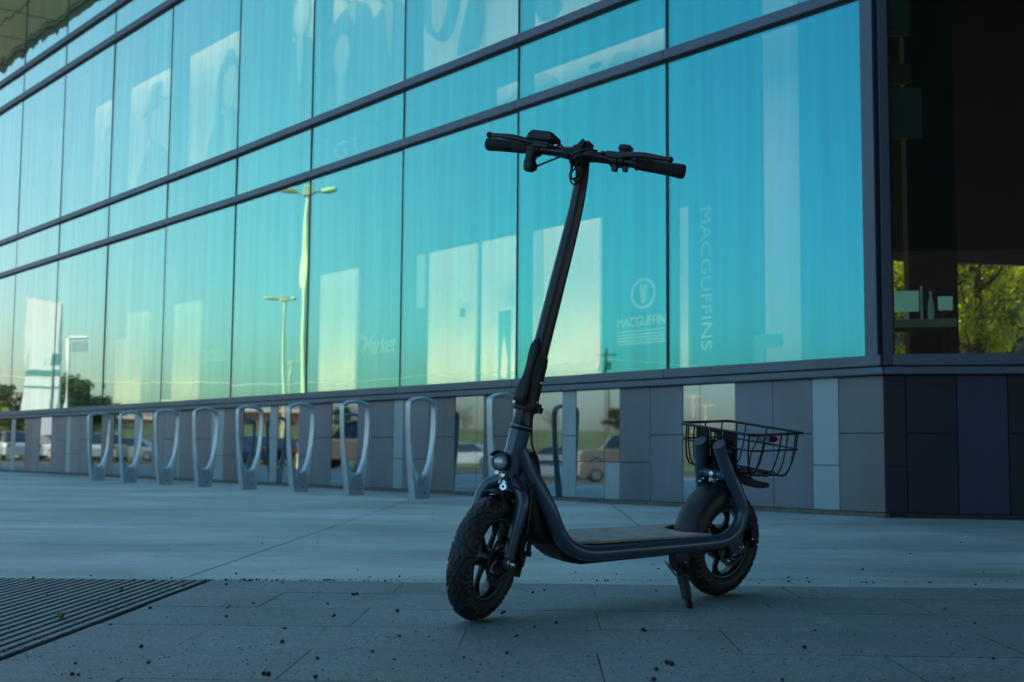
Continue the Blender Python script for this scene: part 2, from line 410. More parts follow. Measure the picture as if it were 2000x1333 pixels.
# coping rail below the sill runs in longer lengths with visible joints
def run(p, q, n, z0, z1, f, b, name, m, L=2.9, bevel=.006):
    d = (q - p).normalized(); tot = (q - p).length; N = max(1, round(tot / L))
    for i in range(N):
        bpart(wallbox(p + d * (tot * i / N + .002), p + d * (tot * (i + 1) / N - .002), n, z0, z1, f, b), name, m, bevel)
run(NODES[-1], jb, n2, .905, .952, .07, .10, 'coping_rail', M['sill'])
run(jb, C0 + d1 * .045, n1, .905, .952, .07, .10, 'coping_rail', M['sill'])
run(C0 + d3 * .004, C1, n3, .905, .952, .068, .10, 'coping_rail', M['mull'])
bpart(wallbox(C0 + d3 * .02, C1, n3, .952, .962, .03, .1), 'sill_reveal', M['joint'])
run(C0 + d3 * .06, C1, n3, .962, 1.035, .053, .10, 'window_sill', M['mull'], 8)
# corner post (two faces, shade put into the colour of the right one)
bpart(wallbox(C0 - d1 * .095, C0 + d1 * .0, n1, .963, 9.6, .056, .14), 'corner_post', M['mull'], .004)
bpart(wallbox(C0 + d3 * .001, C0 + d3 * .062, n3, .964, 9.6, .054, .12), 'corner_post', mat('corner_post_shaded', (.05, .06, .085), .45, .3), .004)
# right-hand face glazing
bpart(wallbox(C0 + d3 * .064, C0 + d3 * 3.2, n3, 1.035, 4.2, 0, .012), 'window_pane', G2)
bpart(wallbox(C0 + d3 * 3.26, C0 + d3 * 6.4, n3, 1.035, 4.2, 0, .012), 'window_pane', G2)
bpart(wallbox(C0 + d3 * 3.2, C0 + d3 * 3.26, n3, 1.035, 4.2, .02, .12), 'vertical_mullion', M['mull'])
bpart(wallbox(C0 + d3 * 6.4, C1, n3, 1.035, 4.2, .02, .3), 'wall', M['panel2'])
bpart(wallbox(C0 + d3 * .06, C1, n3, 4.2, 10.4, .02, .3), 'wall', M['panel2'])
bpart(wallbox(C0 + d3 * .12, C1, n3, -.2, .03, .015, .2), 'plinth', M['joint'])

# cladding of the low wall: (photo column right edge, kind) going left from the corner
GC = [(1725, 'G2', 1), (1638.5, 'L', 2), (1587, 'G', 1), (1510, 'G', 0), (1435.5, 'M', 0), (1366.5, 'M', 0), (1333.5, 'G', 1), (1270, 'G', 2), (1210, 'M2', 2),
      (1181, 'M', 2), (1125, 'L', 1), (1098, 'M', 2), (1049, 'M', 0), (1000, 'G2', 1), (944, 'M', 0), (930, 'M', 0), (888, 'G2', 1), (837, 'G', 2), (787, 'L', 2), (768.6, 'G', 1),
      (728, 'G', 2), (697.7, 'M', 0), (647, 'G', 1), (608, 'G', 2), (583, 'M', 0), (541.7, 'L', 1), (527, 'M', 0), (475, 'G2', 1), (460.5, 'G2', 2), (437, 'L', 2), (412, 'G', 1), (380, 'G', 0), (351, 'L', 0),
      (347, 'G', 1), (320, 'G', 0), (297, 'M', 0), (272, 'L', 1), (262, 'M', 0), (222, 'G2', 2), (198, 'M', 0), (180, 'G', 1), (158, 'G', 2), (138, 'L', 2), (130, 'G', 1), (113, 'G', 2), (100, 'M', 0),
      (78, 'G', 1), (63, 'G2', 2), (49.5, 'M', 0), (30, 'L', 1), (22, 'M', 0), (-20, 'G', 1), (-50, 'M', 0), (-90, 'G', 2), (-130, 'L', 1), (-150, 'G', 0), (-200, 'M', 0), (-235, 'G', 0)]
MT = {'G': M['panel'], 'G2': M['panel2'], 'L': M['light'], 'M': M['mirror'], 'M2': M['mirror']}
def wx(x):
    x = min(x, 1724); y = 850
    return ray_on(x, y, ja, d1) if x > 460 else ray_on(x, y, jb, d2)
random.seed(11)
for i in range(len(GC) - 1):
    x1, kind, split = GC[i]; x0 = GC[i + 1][0]
    p, q = wx(x0), (wx(x1) if i else C0)
    n, d = (n1, d1) if x1 > 461 else (n2, d2)
    cuts = {0: [.03, .903], 1: [.03, .535, .903], 2: [.03, .325, .903]}[split]
    for c in range(len(cuts) - 1):
        z0, z1 = cuts[c] + .003, cuts[c + 1] - .003
        tilt = 0
        if kind[0] == 'M': tilt = math.tan(R(.40 if (c or len(cuts) == 2) else .85)) * (z1 - z0)
        m = MB(); gp = .0025; f = 0.0
        a, b_ = p + d * gp, q - d * (gp if i else 0)
        P = [V3(a + n * (f), z0), V3(b_ + n * (f), z0), V3(b_ + n * (f - tilt), z1), V3(a + n * (f - tilt), z1)]
        m.prism(P, V3(n * -.02))
        bpart(m, 'cladding_panel', M['light'] if (kind == 'M2' and c == 0) else MT[kind])
# backing, plinth
bpart(wallbox(NODES[-1], jb, n2, -.2, .95, -.03, .3), 'backing_wall', M['joint'])
bpart(wallbox(jb, C0 - d1 * .05, n1, -.2, .951, -.03, .3), 'backing_wall', M['joint'])
bpart(wallbox(C0 + d3 * .03, C1, n3, -.2, .95, -.03, .3), 'backing_wall', M['joint'])
gravel = mat('grout_edge', (.12, .12, .10), .9, bump=(60, .8, .01), var=(20, .35))
bpart(wallbox(NODES[-1], jb, n2, -.1, .028, .035, .02), 'plinth', gravel)
bpart(wallbox(jb, C0 + d1 * .02, n1, -.1, .028, .035, .02), 'plinth', gravel)
# low wall of the right-hand face
RX = [(1727, 'G2', 2), (1770, 'K', 1), (1870, 'B', 0), (1970, 'K', 1), (2070, 'K', 2), (2160, 'B', 0)]
M['shaded_panel'] = mat('shaded_grey_panel', (.016, .019, .027), .38, 0, spec=.4, var=(1.2, .2))  # copy of the grey panel with shade and dark reflections put into its colour
pts = [C0] + [ray_on(x, 850, C0, d3) for x, _, _ in RX[1:]] + [C1]
for i in range(len(RX)):
    split = RX[i][2]; cuts = {0: [.03, .903], 1: [.03, .535, .903], 2: [.03, .325, .903]}[split]
    for c in range(len(cuts) - 1):
        bpart(wallbox(pts[i] + d3 * (.003 if i else .001), pts[i + 1] - d3 * .003, n3, cuts[c] + .003, cuts[c + 1] - .003, 0, .02), 'cladding_panel', {'G2': M['shaded_panel'], 'K': M['shaded_panel'], 'B': M['blue']}[RX[i][1]])
# interior: floor, back walls, ceiling, roof and the overhang
back = 7.0
E0 = NODES[-1]
ib = [V3(E0 - n2 * .05), V3(jb - n1 * .05), V3(C0 - n1 * .12), V3(C1 - n3 * .3), V3(C1 - n3 * 12), V3(C0 - n1 * 13), V3(E0 - n2 * 9)]
bpart(MB().prism([p + Z * .90 for p in ib], (0, 0, .09)), 'floor', M['dark_in'])
rf = [V3(E0 - n2 * .0), V3(jb), V3(C0), V3(C1), V3(C1 - n3 * 12), V3(C0 - n1 * 13), V3(E0 - n2 * 9)]
bpart(MB().prism([p + Z * 9.72 for p in rf], (0, 0, .9)), 'roof', M['dark_in'])
wd_ = (rf[6] - rf[5]).normalized()
for p, q, z0, z1 in ((rf[3], rf[4], 0, 9.7), (rf[4], rf[5], 0, 9.7), (rf[5], rf[5] + wd_ * 5.0, 0, 9.7), (rf[5] + wd_ * 5.0, rf[5] + wd_ * 8.6, 0, 1.0), (rf[5] + wd_ * 8.6, rf[6], 0, 9.7), (rf[6], rf[0], 0, 9.7)):
    dd = (q - p).normalized(); nn = Vector((-dd.y, dd.x, 0))
    bpart(MB().prism([p + Z * z0, q + Z * z0, q + nn * .2 + Z * z0, p + nn * .2 + Z * z0], (0, 0, z1 - z0)), 'wall', M['dark_in'])
nn = Vector((-wd_.y, wd_.x, 0)); p, q = rf[5] + wd_ * 5.0, rf[5] + wd_ * 8.6
bpart(MB().prism([p + Z * 3.35, q + Z * 3.85, q + Z * 9.7, p + Z * 9.7], nn * .2), 'wall', M['dark_in'])
# a partition just inside the glass line closes the view above the boards
ov = MB(); OW = 2.35
ov.prism([V3(E0, 9.72), V3(jb, 9.72), V3(jb + n1 * OW, 9.72), V3(E0 + n2 * OW, 9.72)], (0, 0, .5))
bpart(ov, 'overhang', M['wood'])
rb = MB()
for k in range(40):
    p = E0 + d2 * (1.8 * k)
    if (p - E0).length > (jb - E0).length: break
    rb.prism([V3(p, 9.705), V3(p + d2 * .03, 9.705), V3(p + d2 * .03 + n2 * (OW - .16), 9.705), V3(p + n2 * (OW - .16), 9.705)], (0, 0, .013))
for f_ in (.5, 1.3, 2.1):
    rb.prism([V3(E0 + n2 * f_, 9.70), V3(jb + n2 * f_, 9.70), V3(jb + n2 * (f_ + .02), 9.70), V3(E0 + n2 * (f_ + .02), 9.70)], (0, 0, .018))
bpart(rb, 'soffit_rib', mat('soffit_rib_dark', (.42, .36, .21), .7))
bpart(MB().prism([V3(E0 + n2 * (OW - .15), 9.66), V3(jb + n2 * (OW - .15), 9.66), V3(jb + n2 * (OW + .01), 9.66), V3(E0 + n2 * (OW + .01), 9.66)], (0, 0, .6)), 'fascia', mat('fascia_dark', (.22, .22, .14), .6))
# unseen canopy added to shade the right-hand side and darken its reflections
cp = MB(); CW = 19.5; CZ = 4.75
A_, B_ = C0 + d3 * .5, C1 + d3 * 2
cp.prism([V3(A_ + n3 * .03, CZ), V3(B_ + n3 * .03, CZ), V3(B_ + n3 * CW, CZ), V3(A_ + n3 * CW - d3 * 2.5, CZ)], (0, 0, .35))
bpart(cp, 'shade_canopy', mat('shade_canopy_soffit', (.05, .035, .025), .8))
for u_ in (4, 12):
    bpart(MB().tube([V3(C0 + d3 * (u_ + 6) + n3 * 18, 0), V3(C0 + d3 * (u_ + 6) + n3 * 18, CZ)], .16, 20), 'shade_canopy_column', M['mull'], smooth=30)
tag(bld, 'long dark-framed building faced with teal glass above a low grey panel wall', 'building')

# ------------------------------------------------------------------ things behind the glass
OFF = .8
def pmap(k, x0, x1, z0, z1, off=OFF):
    """frame of a flat thing inside pane k between photo columns x0..x1 and heights z0..z1"""
    n, d = (n1, d1) if (k <= 4) else (n2, d2)
    p = onpane(x0, 500, off, k); q = onpane(x1, 500, off, k)
    L = (Vector((q.x, q.y)) - Vector((p.x, p.y))).length
    return V3(Vector((p.x, p.y)), z0), V3(d), V3(n), L, z1 - z0
def zat(x, y, k=0, off=OFF): return onpane(x, y, off, k).z
def board(name, k, x0, x1, z0, z1, m, label, cat, group=None, th=.03, off=.8):
    o, d, n, L, h = pmap(k, x0, x1, z0, z1, off)
    b = MB().box(o + d * L / 2 + Z * h / 2 - n * th / 2, (L, th, h), (d, n, Z))
    return tag(b.build(name, m), label, cat, group)
def flatpoly(mb, fr, pts, lift, mi=0, th=.002):
    o, d, n, L, h = fr
    mb.prism([o + d * (L * u) + Z * (h * v) + n * lift for u, v in pts], n * th, mi)

zb = 2.53
def added_light_track(p, q, n, z, w_, lab, up=False, off=.36):
    # hidden lobby light added to brighten boards and posters: housing with its lamp
    c = (p + q) / 2 - n * off; L_ = (q - p).length - .1; d = (q - p).normalized()
    r = empty('added_light_track', V3(c, z)); MB().box((0, 0, .02 if not up else -.02), (L_, .09, .03), (V3(d), V3(n), Z)).build('housing', M['joint'], r)
    ld = bpy.data.lights.new('added_lobby_light', 'AREA'); ld.shape = 'RECTANGLE'; ld.size = L_; ld.size_y = .06; ld.energy = w_ * L_; ld.color = (1, .84, .66); ld.spread = R(150)
    lo = bpy.data.objects.new('added_lobby_light', ld); col.objects.link(lo); lo.parent = r
    aim = (V3(n) * -.55 + Z * (1 if up else -1)).normalized(); lo.rotation_euler = aim.to_track_quat('-Z', 'Y').to_euler()
    tag(r, lab, 'light fitting', 'added lobby light tracks behind the glass')
LW = 6.5
LC = C0 - d1 * 2.0
added_light_track(jb, LC, n1, 3.50, LW, 'added lobby light track above the lower boards near the corner')
added_light_track(jb, LC, n1, 1.03, LW * .8, 'added lobby light track on the floor before the lower boards near the corner', True)
added_light_track(J[8], jb, n2, 3.50, LW * .7, 'added lobby light track above the lower boards at the far left')
added_light_track(J[8], jb, n2, 1.03, LW * .6, 'added lobby light track on the floor before the far left boards', True)
added_light_track(jb, LC, n1, 6.55, LW * 1.9, 'added lobby light track above the upper posters near the corner')
added_light_track(J[8], jb, n2, 6.55, LW * 1.2, 'added lobby light track above the upper posters at the far left')
added_light_track(jb, LC, n1, 3.96, LW * .5, 'added lobby light track below the upper posters near the corner', True)
added_light_track(J[8], jb, n2, 3.96, LW * .9, 'added lobby light track below the upper posters at the far left', True)
B_ = 'pale boards standing behind the ground floor glass'
for k, x0, x1, z1, lab in ((3, 627, 697, zb, 'pale board behind the glass just right of the tall reflected lamp post'),
                           (2, 838, 930, zb, 'pale board with a small square notice in the middle behind the glass'),
                           (2, 941, 1006, zb, 'pale board behind the glass touching the framed poster'),
                           (1, 1062, 1171, zb, 'wide pale board behind the glass directly behind the scooter stem'),
                           (5, 343, 394, zb, 'narrow pale board behind the glass left of the four large letters'),
                           (6, 252, 292, zb, 'faint pale board behind the glass above the white framed panel'),
                           (0, 1328, 1344, zat(1336, 405, 0, .8), 'slim pale upright strip beside the vertical lettering')):
    board('display_board', k, x0, x1, 1.0, z1, M['beige'] if x0 != 1328 else mat('strip_board', (.30, .31, .30), .8), lab, 'display board', B_)
dimb = mat('dim_board', (.42, .42, .38), .8)
board('display_board', 1, 1041, 1061, 1.0, zb, dimb, 'slim dim board against the left edge of the wide pale board', 'display board', B_)
board('display_board', 2, 815, 827, 1.95, zb, dimb, 'short slim dim board left of the notice board', 'display board', B_)
board('notice_card', 2, 899, 909, 1.78, 1.87, M['joint'], 'small dark square notice on the pale board', 'notice', off=.765, th=.004)
colm = mat('interior_column_paint', (.30, .34, .36), .7)
for x0, x1 in ((1512, 1582),):
    fr = pmap(0, x0, x1, .99, 9.6, 1.6)
    bpart(MB().box(fr[0] + fr[1] * fr[3] / 2 + Z * fr[4] / 2, (fr[3], .25, fr[4]), (fr[1], fr[2], Z)), 'interior_column', colm)
# white frames
def white_frame(k, x0, x1, z0, z1, lab, inner, t=.05):
    o, d, n, L, h = pmap(k, x0, x1, z0, z1, .7)
    r = empty('framed_poster', o + d * L / 2); b = MB(); c = Vector((0, 0, 0)) - d * L / 2
    b.box(c + d * t / 2 + Z * h / 2, (t, .02, h), (d, n, Z)); b.box(c + d * (L - t / 2) + Z * h / 2, (t, .02, h), (d, n, Z))
    b.box(c + d * L / 2 + Z * (h - t / 2), (L - 2 * t, .02, t), (d, n, Z)); b.box(c + d * L / 2 + Z * t / 2, (L - 2 * t, .02, t), (d, n, Z))
    b.build('frame', M['white'], r)
    q = MB(); q.box(c + d * L / 2 + Z * h / 2 - n * .006, (L - 2 * t, .006, h - 2 * t), (d, n, Z)); q.build('picture', inner, r)
    p2 = MB(); fr = (c + d * t * 1.5, d, n, L - 3 * t, h)
    flatpoly(p2, fr, [(.1, .08), (.7, .08), (.8, .3), (.55, .5), (.4, .62), (.2, .45), (.12, .25)], -.001)
    p2.build('picture_figure', M['beige'], r)
    tag(r, lab, 'framed poster'); return r
pic = mat('poster_ground', (.10, .20, .22), .6)
white_frame(2, 969, 1007, 1.05, zat(972, 603, 2), 'white framed poster behind the glass beside the second joint left of the stem', pic)
white_frame(6, 233, 283, 1.02, zat(240, 665, 6), 'white framed panel behind the glass above the second bicycle hoop', M['beige'], .045)
wf = MB(); o, d, n, L, h = pmap(0, 1476, 1524, 1.0, zat(1478, 672, 0), .28)
wf.box(o + d * .04 + Z * h / 2, (.08, .03, h), (d, n, Z)); wf.box(o + d * (.08 + (L - .08) / 2) + Z * (h - .045), (L - .08, .03, .09), (d, n, Z))
tag(wf.build('angular_stand', M['white']), 'white angular stand standing on the floor behind the corner pane', 'stand')
board('white_card', 0, 1688, 1703, 1.05, zat(1695, 650, 0), M['white'], 'small white card at the corner post', 'card', off=.2)

# lettering seen through the glass
def text_flat(txt, fr, name, label, m, vertical=False, shear=0, parent=None):
    cu = bpy.data.curves.new('t', 'FONT'); cu.body = txt; cu.extrude = .0; cu.shear = shear
    to = bpy.data.objects.new('t', cu); col.objects.link(to); bpy.context.view_layer.update()
    me = bpy.data.meshes.new_from_object(to.evaluated_get(bpy.context.evaluated_depsgraph_get()))
    bpy.data.objects.remove(to); o, d, n, L, h = fr
    xs_ = [v.co.x for v in me.vertices]; ys_ = [v.co.y for v in me.vertices]
    x0, x1, y0, y1 = min(xs_), max(xs_), min(ys_), max(ys_)
    for v in me.vertices:
        a, b = (v.co.x - x0) / (x1 - x0), (v.co.y - y0) / (y1 - y0)
        if vertical: a, b = b, 1 - a
        v.co = o + d * (L * a) + Z * (h * b)
    ob = bpy.data.objects.new(name, me); col.objects.link(ob); me.materials.append(m); me.name = name
    md = ob.modifiers.new('thick', 'SOLIDIFY'); md.thickness = .006; md.offset = 0
    if parent: ob.parent = parent
    elif label: tag(ob, label, 'lettering')
    return ob
def fr_px(k, x0, x1, yb, yt, off=.7):
    xm = (x0 + x1) / 2
    return pmap(k, x0, x1, zat(xm, yb, k, off), zat(xm, yt, k, off), off)
M['letter'] = mat('white_lettering', (.24, .26, .25), .6)
text_flat('MACGUFFINS', fr_px(0, 1369, 1389, 684, 406), 'vertical_lettering', 'long vertical word MACGUFFINS running down behind the corner pane', M['letter'], vertical=True)
sg_ = text_flat('MACGUFFIN', fr_px(1, 1206, 1299, 637, 618), 'sign_lettering', 'word MACGUFFIN above five lines of small print, under the round cup emblem', M['letter'])
for i, yy in enumerate((644, 651, 657, 663, 669)):
    fr = fr_px(1, 1206, 1299, yy + 3, yy); b = MB()
    x = 0
    while x < .97:
        wd = random.uniform(.03, .09); b.box(fr[0] + fr[1] * fr[3] * (x + wd / 2) + Z * fr[4] * .5, (fr[3] * wd, .004, fr[4] * .75), (fr[1], fr[2], Z)); x += wd + .02
    b.build('print_line', M['letter'], sg_)
text_flat('DOLB', fr_px(5, 400, 444, 706, 682), 'wall_lettering', 'four large pale letters DOLB next to a glass joint', M['letter'])
text_flat('IMAX', fr_px(7, 168, 196, 741, 724), 'wall_lettering', 'small pale letters IMAX above the first bicycle hoop', M['letter'])
text_flat('Market', fr_px(3, 712, 776, 690, 655), 'script_lettering', 'slanted pale word Market in script behind the glass', M['letter'], shear=.35)
text_flat('The', fr_px(3, 704, 716, 664, 652), 'script_lettering', 'tiny pale word The above the start of the script word', M['letter'], shear=.35)
text_flat('G', fr_px(3, 649, 673, 311, 279), 'single_letter', 'single pale letter G behind the narrow upper pane', M['letter'])
text_flat('I', fr_px(3, 686, 695, 309, 268), 'single_letter', 'pale slanted stroke right of the letter G', M['letter'], shear=-.3)
# round emblem with a cup
fr = fr_px(1, 1232, 1281, 604, 543); b = MB()
N = 40; ro, ri = .5, .40
for i in range(N):
    a0, a1 = 2 * math.pi * i / N, 2 * math.pi * (i + 1) / N
    flatpoly(b, fr, [(.5 + ro * math.cos(a0), .5 + ro * math.sin(a0)), (.5 + ro * math.cos(a1), .5 + ro * math.sin(a1)), (.5 + ri * math.cos(a1), .5 + ri * math.sin(a1)), (.5 + ri * math.cos(a0), .5 + ri * math.sin(a0))], 0, th=.004)
em = empty('round_emblem', fr[0] + fr[1] * fr[3] / 2); 
ring = b.build('ring', M['letter'], None); ring.parent = em; ring.matrix_parent_inverse = Matrix.Translation(-Vector(em.location))
b = MB(); flatpoly(b, fr, [(.36, .74), (.66, .74), (.58, .2), (.44, .2)], 0, th=.004); flatpoly(b, fr, [(.38, .76), (.64, .76), (.64, .8), (.38, .8)], 0, th=.004)
cup = b.build('cup_mark', M['letter'], None); cup.parent = em; cup.matrix_parent_inverse = Matrix.Translation(-Vector(em.location))
tag(em, 'round pale emblem with a tall cup inside behind the glass', 'emblem')

# picture posters on the upper floor: pale ground with dim generic figures
fig_d = mat('poster_dark_ink', (.05, .07, .08), .7); fig_m = mat('poster_mid_ink', (.30, .26, .24), .7); fig_l = mat('poster_skin_ink', (.42, .36, .30), .7)
bei2 = mat('poster_paper', (.52, .42, .37), .8, var=(1.5, .1))
def oval(cx, cy, rx, ry, n=24, a0=0, a1=2 * math.pi): return [(cx + rx * math.cos(a0 + (a1 - a0) * i / n), cy + ry * math.sin(a0 + (a1 - a0) * i / n)) for i in range(n)]
def clipu(p): return [(min(max(a, .0), 1.), min(max(b, .0), 1.)) for a, b in p]
def figure(cx, top, s, hat=0, side=1):
    """list of (polygon, ink) for one head-and-shoulders figure"""
    L = []
    L.append(([(cx - .30 * s, -.1), (cx - .30 * s, top - .62 * s), (cx - .12 * s, top - .46 * s), (cx + .12 * s, top - .46 * s), (cx + .32 * s, top - .64 * s), (cx + .34 * s, -.1)], 0))
    L.append((oval(cx, top - .24 * s, .16 * s, .22 * s), 0))
    L.append((oval(cx + .02 * side * s, top - .27 * s, .115 * s, .165 * s), 1))
    L.append(([(cx - .05 * s, top - .46 * s), (cx + .06 * s, top - .46 * s), (cx + .02 * s, top - .85 * s)], 2))
    if hat == 1: L.append(([(cx - .26 * s, top - .17 * s), (cx + .24 * s, top - .10 * s), (cx + .13 * s, top - .05 * s), (cx + .10 * s, top + .08 * s), (cx - .10 * s, top + .07 * s), (cx - .14 * s, top - .08 * s)], 0))
    if hat == 2: L.append((oval(cx, top - .12 * s, .20 * s, .15 * s, 20, 0, math.pi), 0))
    if hat == 3: L.append(([(cx - .2 * s, top - .7 * s), (cx - .19 * s, top - .2 * s), (cx, top + .01 * s), (cx + .1 * s, top - .1 * s), (cx - .1 * s, top - .2 * s), (cx - .11 * s, top - .7 * s)], 0))
    return L
def poster(k, x0, x1, z0, z1, figs, lab, off=.8):
    fr = pmap(k, x0, x1, z0, z1, off); o, d, n, L, h = fr
    r = empty('picture_poster', o + d * L / 2); inv = Matrix.Translation(-Vector(r.location))
    q = MB().box(o + d * L / 2 + Z * h / 2 - n * .01, (L, .02, h), (d, n, Z)).build('paper', bei2); q.parent = r; q.matrix_parent_inverse = inv
    asp = h / L
    for fi, f in enumerate(figs):
        b = MB()
        if f[0] == 'fig': parts = [([(cx_, y_) for cx_, y_ in p], m_) for p, m_ in figure(*f[1:])]
        else: parts = f[1]
        for li, (p, m_) in enumerate(parts):
            if f[0] == 'fig': c = f[1]; p = [(c + (a - c) * asp, bb) for a, bb in p]
            if len(p) < 16:
                q_, _ = spline([Vector((a, bb, 0)) for a, bb in p], [0] * len(p), 4, closed=True); p = [(v.x, v.y) for v in q_]
            flatpoly(b, fr, clipu(p), .002 + .003 * li + .015 * fi, m_, th=.002)
        g_ = b.build('printed_figure', [fig_d, fig_l, fig_m]); g_.parent = r; g_.matrix_parent_inverse = inv
    return tag(r, lab, 'poster')
PZ0, PZ1 = 4.57, 6.23
poster(5, 360, 457, PZ0, PZ1, [('fig', .82, .86, 1.15, 3)], 'poster of one long haired figure on the right, above the eighth pane')
poster(6, 245, 322, PZ0, PZ1, [('fig', .66, .82, 1.1, 1)], 'poster of a figure in a brimmed hat in the upper glass')
poster(7, 176, 206, PZ0, PZ1, [('fig', .9, .75, .9, 0)], 'faint narrow poster with half a figure left of the brimmed hat poster')
poster(8, 66, 110, PZ0, PZ1, [('fig', .6, .7, .8, 0)], 'faintest poster at the far left of the upper glass')
poster(4, 562, 604, PZ0, PZ1, [('fig', .9, .55, .9, 0), ('fig', .4, 1.1, 1.0, 0)], 'narrow poster with two part hidden figures beside a glass joint')
poster(3, 641, 786, PZ0, PZ1, [('fig', .28, 1.10, .85, 0), ('fig', .80, 1.0, .95, 0), ('fig', .16, .62, .95, 2)], 'poster of three figures, the front one in a round cap')
poster(2, 821, 1009, PZ0, PZ1, [('p', [([(0, .35), (.12, .2), (.3, .15), (.42, .4), (.36, .75), (.3, 1), (.1, 1), (.05, .7)], 0), ([(.1, .3), (.22, .25), (.3, .6), (.22, .9), (.12, .8)], 1)]), ('p', [([(.5, 1), (.62, .55), (.72, .3), (.85, .5), (.97, 1), (.88, 1), (.80, .62), (.70, .52), (.62, .8), (.60, 1)], 1), ([(.62, 1), (.66, .72), (.74, .6), (.82, .74), (.86, 1)], 0), ([(.4, 0), (.62, 0), (.68, .25), (.6, .5), (.5, .3)], 0)])], 'poster of large flowing shapes in the upper glass above the handlebar')
poster(1, 1042, 1252, PZ0, PZ1, [('p', [([(0, .1), (.25, .02), (.35, .3), (.2, .8), (0, .9)], 0), ([(.3, 0), (.7, 0), (.8, .4), (.55, .7), (.35, .5)], 1)])], 'poster cut by the top edge of the picture right of the flowing shapes')
poster(1, 1042, 1298, 3.82, 4.085, [('p', [([(.0, 0), (.22, 0), (.2, .5), (.08, .95), (.0, .8)], 2), ([(.28, 0), (.34, .55), (.48, .85), (.62, .5), (.6, 0)], 1), ([(.45, .5), (.52, .42), (.56, .56), (.5, .62)], 0), ([(.62, 0), (.66, .7), (.8, .5), (.86, 0)], 2)])], 'low wide poster strip with a face in the narrow pane above the handlebar')
poster(2, 968, 1010, 3.82, 4.08, [('p', [([(.3, 0), (.6, .5), (1, .7), (1, 0)], 2)])], 'small poster strip end in the narrow pane left of the face strip')
poster(0, 1336, 1424, 4.56, 5.2, [('p', [([(.0, 0), (.2, .5), (.6, .9), (.7, .3), (1, 0)], 1), ([(.35, 0), (.5, .5), (.62, .3), (.55, 0)], 0)])], 'crumpled looking pale poster in the upper corner pane')

# seen through the dark side glass
pan = board
def rboard(name, x0, x1, y0, y1, off, m, label, cat, th=.04):
    p = onpane(x0, (y0 + y1) / 2, off, 'R'); q = onpane(x1, (y0 + y1) / 2, off, 'R'); zt, zb_ = onpane(x0, y0, off, 'R').z, onpane(x0, y1, off, 'R').z
    P, Q = V3(Vector((p.x, p.y))), V3(Vector((q.x, q.y))); L = (Q - P).length
    b = MB().box((P + Q) / 2 + Z * (zt + zb_) / 2, (L, th, zt - zb_), ((Q - P).normalized(), V3(n3), Z))
    return tag(b.build(name, m), label, cat)
rboard('wall_card', 1738, 1800, 175, 272, .5, mat('grey_card', (.06, .09, .09), .7), 'grey card hanging inside the dark side window', 'card')
rboard('wall_card', 1736, 1779, 128, 165, .9, mat('brown_card', (.10, .055, .012), .7), 'brown card above the grey card inside the dark side window', 'card')
rboard('mottled_panel', 1733, 1776, -10, 72, .6, mat('mottled_green', (.05, .09, .075), .7, var=(60, .7)), 'mottled green panel at the top of the dark side window', 'panel')
tw = mat('pale_teal_plastic', (.45, .80, .78), .4)
tws = mat('lit_screen', (.3, .6, .58), .4, emis=(.25, .62, .60, .10))
def desk_set():
    o = onpane(1772, 650, 1.2, 'R'); d, n = V3(d3), V3(n3)
    t = empty('reception_desk', Vector((o.x, o.y, .99)))
    zz = o.z - .99
    MB().box(d * .05 + Z * (zz + .05), (.55, .35, .06), (d, n, Z)).build('desk_top', mat('desk_top', (.34, .40, .34), .5), t, bevel=.004)
    MB().box(-d * .19 + Z * (zz + .02) / 2, (.05, .3, zz + .02), (d, n, Z)).build('leg', mat('desk_leg', (.5, .55, .35), .5), t)
    MB().box(d * .29 + Z * (zz + .02) / 2, (.05, .3, zz + .02), (d, n, Z)).build('leg', M['dark_in'], t)
    tag(t, 'pale edged desk standing inside the dark side window', 'desk')
    s = empty('display_screen', Vector((o.x, o.y, .99)) + Z * (zz + .08))
    MB().box(d * .0 + Z * .15, (.17, .02, .15), (d, n, Z)).build('screen', tws, s, bevel=.003)
    MB().box(d * .0 + Z * .037, (.03, .02, .075), (d, n, Z)).build('stand', tw, s)
    MB().box(d * .105 + Z * .11, (.012, .03, .30), (d, n, Z)).build('post', tw, s)
    tag(s, 'pale teal screen with a side post on the desk in the dark side window', 'screen')
    s2 = empty('till_screen', Vector((o.x, o.y, .99)) + Z * (zz + .08) + d * .27)
    MB().box(Z * .13, (.10, .02, .10), (d, n, Z)).build('screen', tws, s2, bevel=.003)
    MB().box(Z * .04, (.03, .02, .08), (d, n, Z)).build('stand', M['dark_in'], s2)
    tag(s2, 'smaller pale teal screen right of the first one on the desk', 'screen')
    b = empty('bottle', Vector((o.x, o.y, .99)) + Z * (zz + .08) + d * .17)
    MB().lathe([(.001, 0), (.022, 0), (.024, .10), (.02, .14), (.009, .17), (.009, .2), (.012, .205), (.012, .22), (.001, .22)], (0, 0, 0), (0, 0, 1), 20).build('body', tw, b, smooth=40)
    tag(b, 'pale bottle standing between the two screens on the desk', 'bottle')
desk_set()

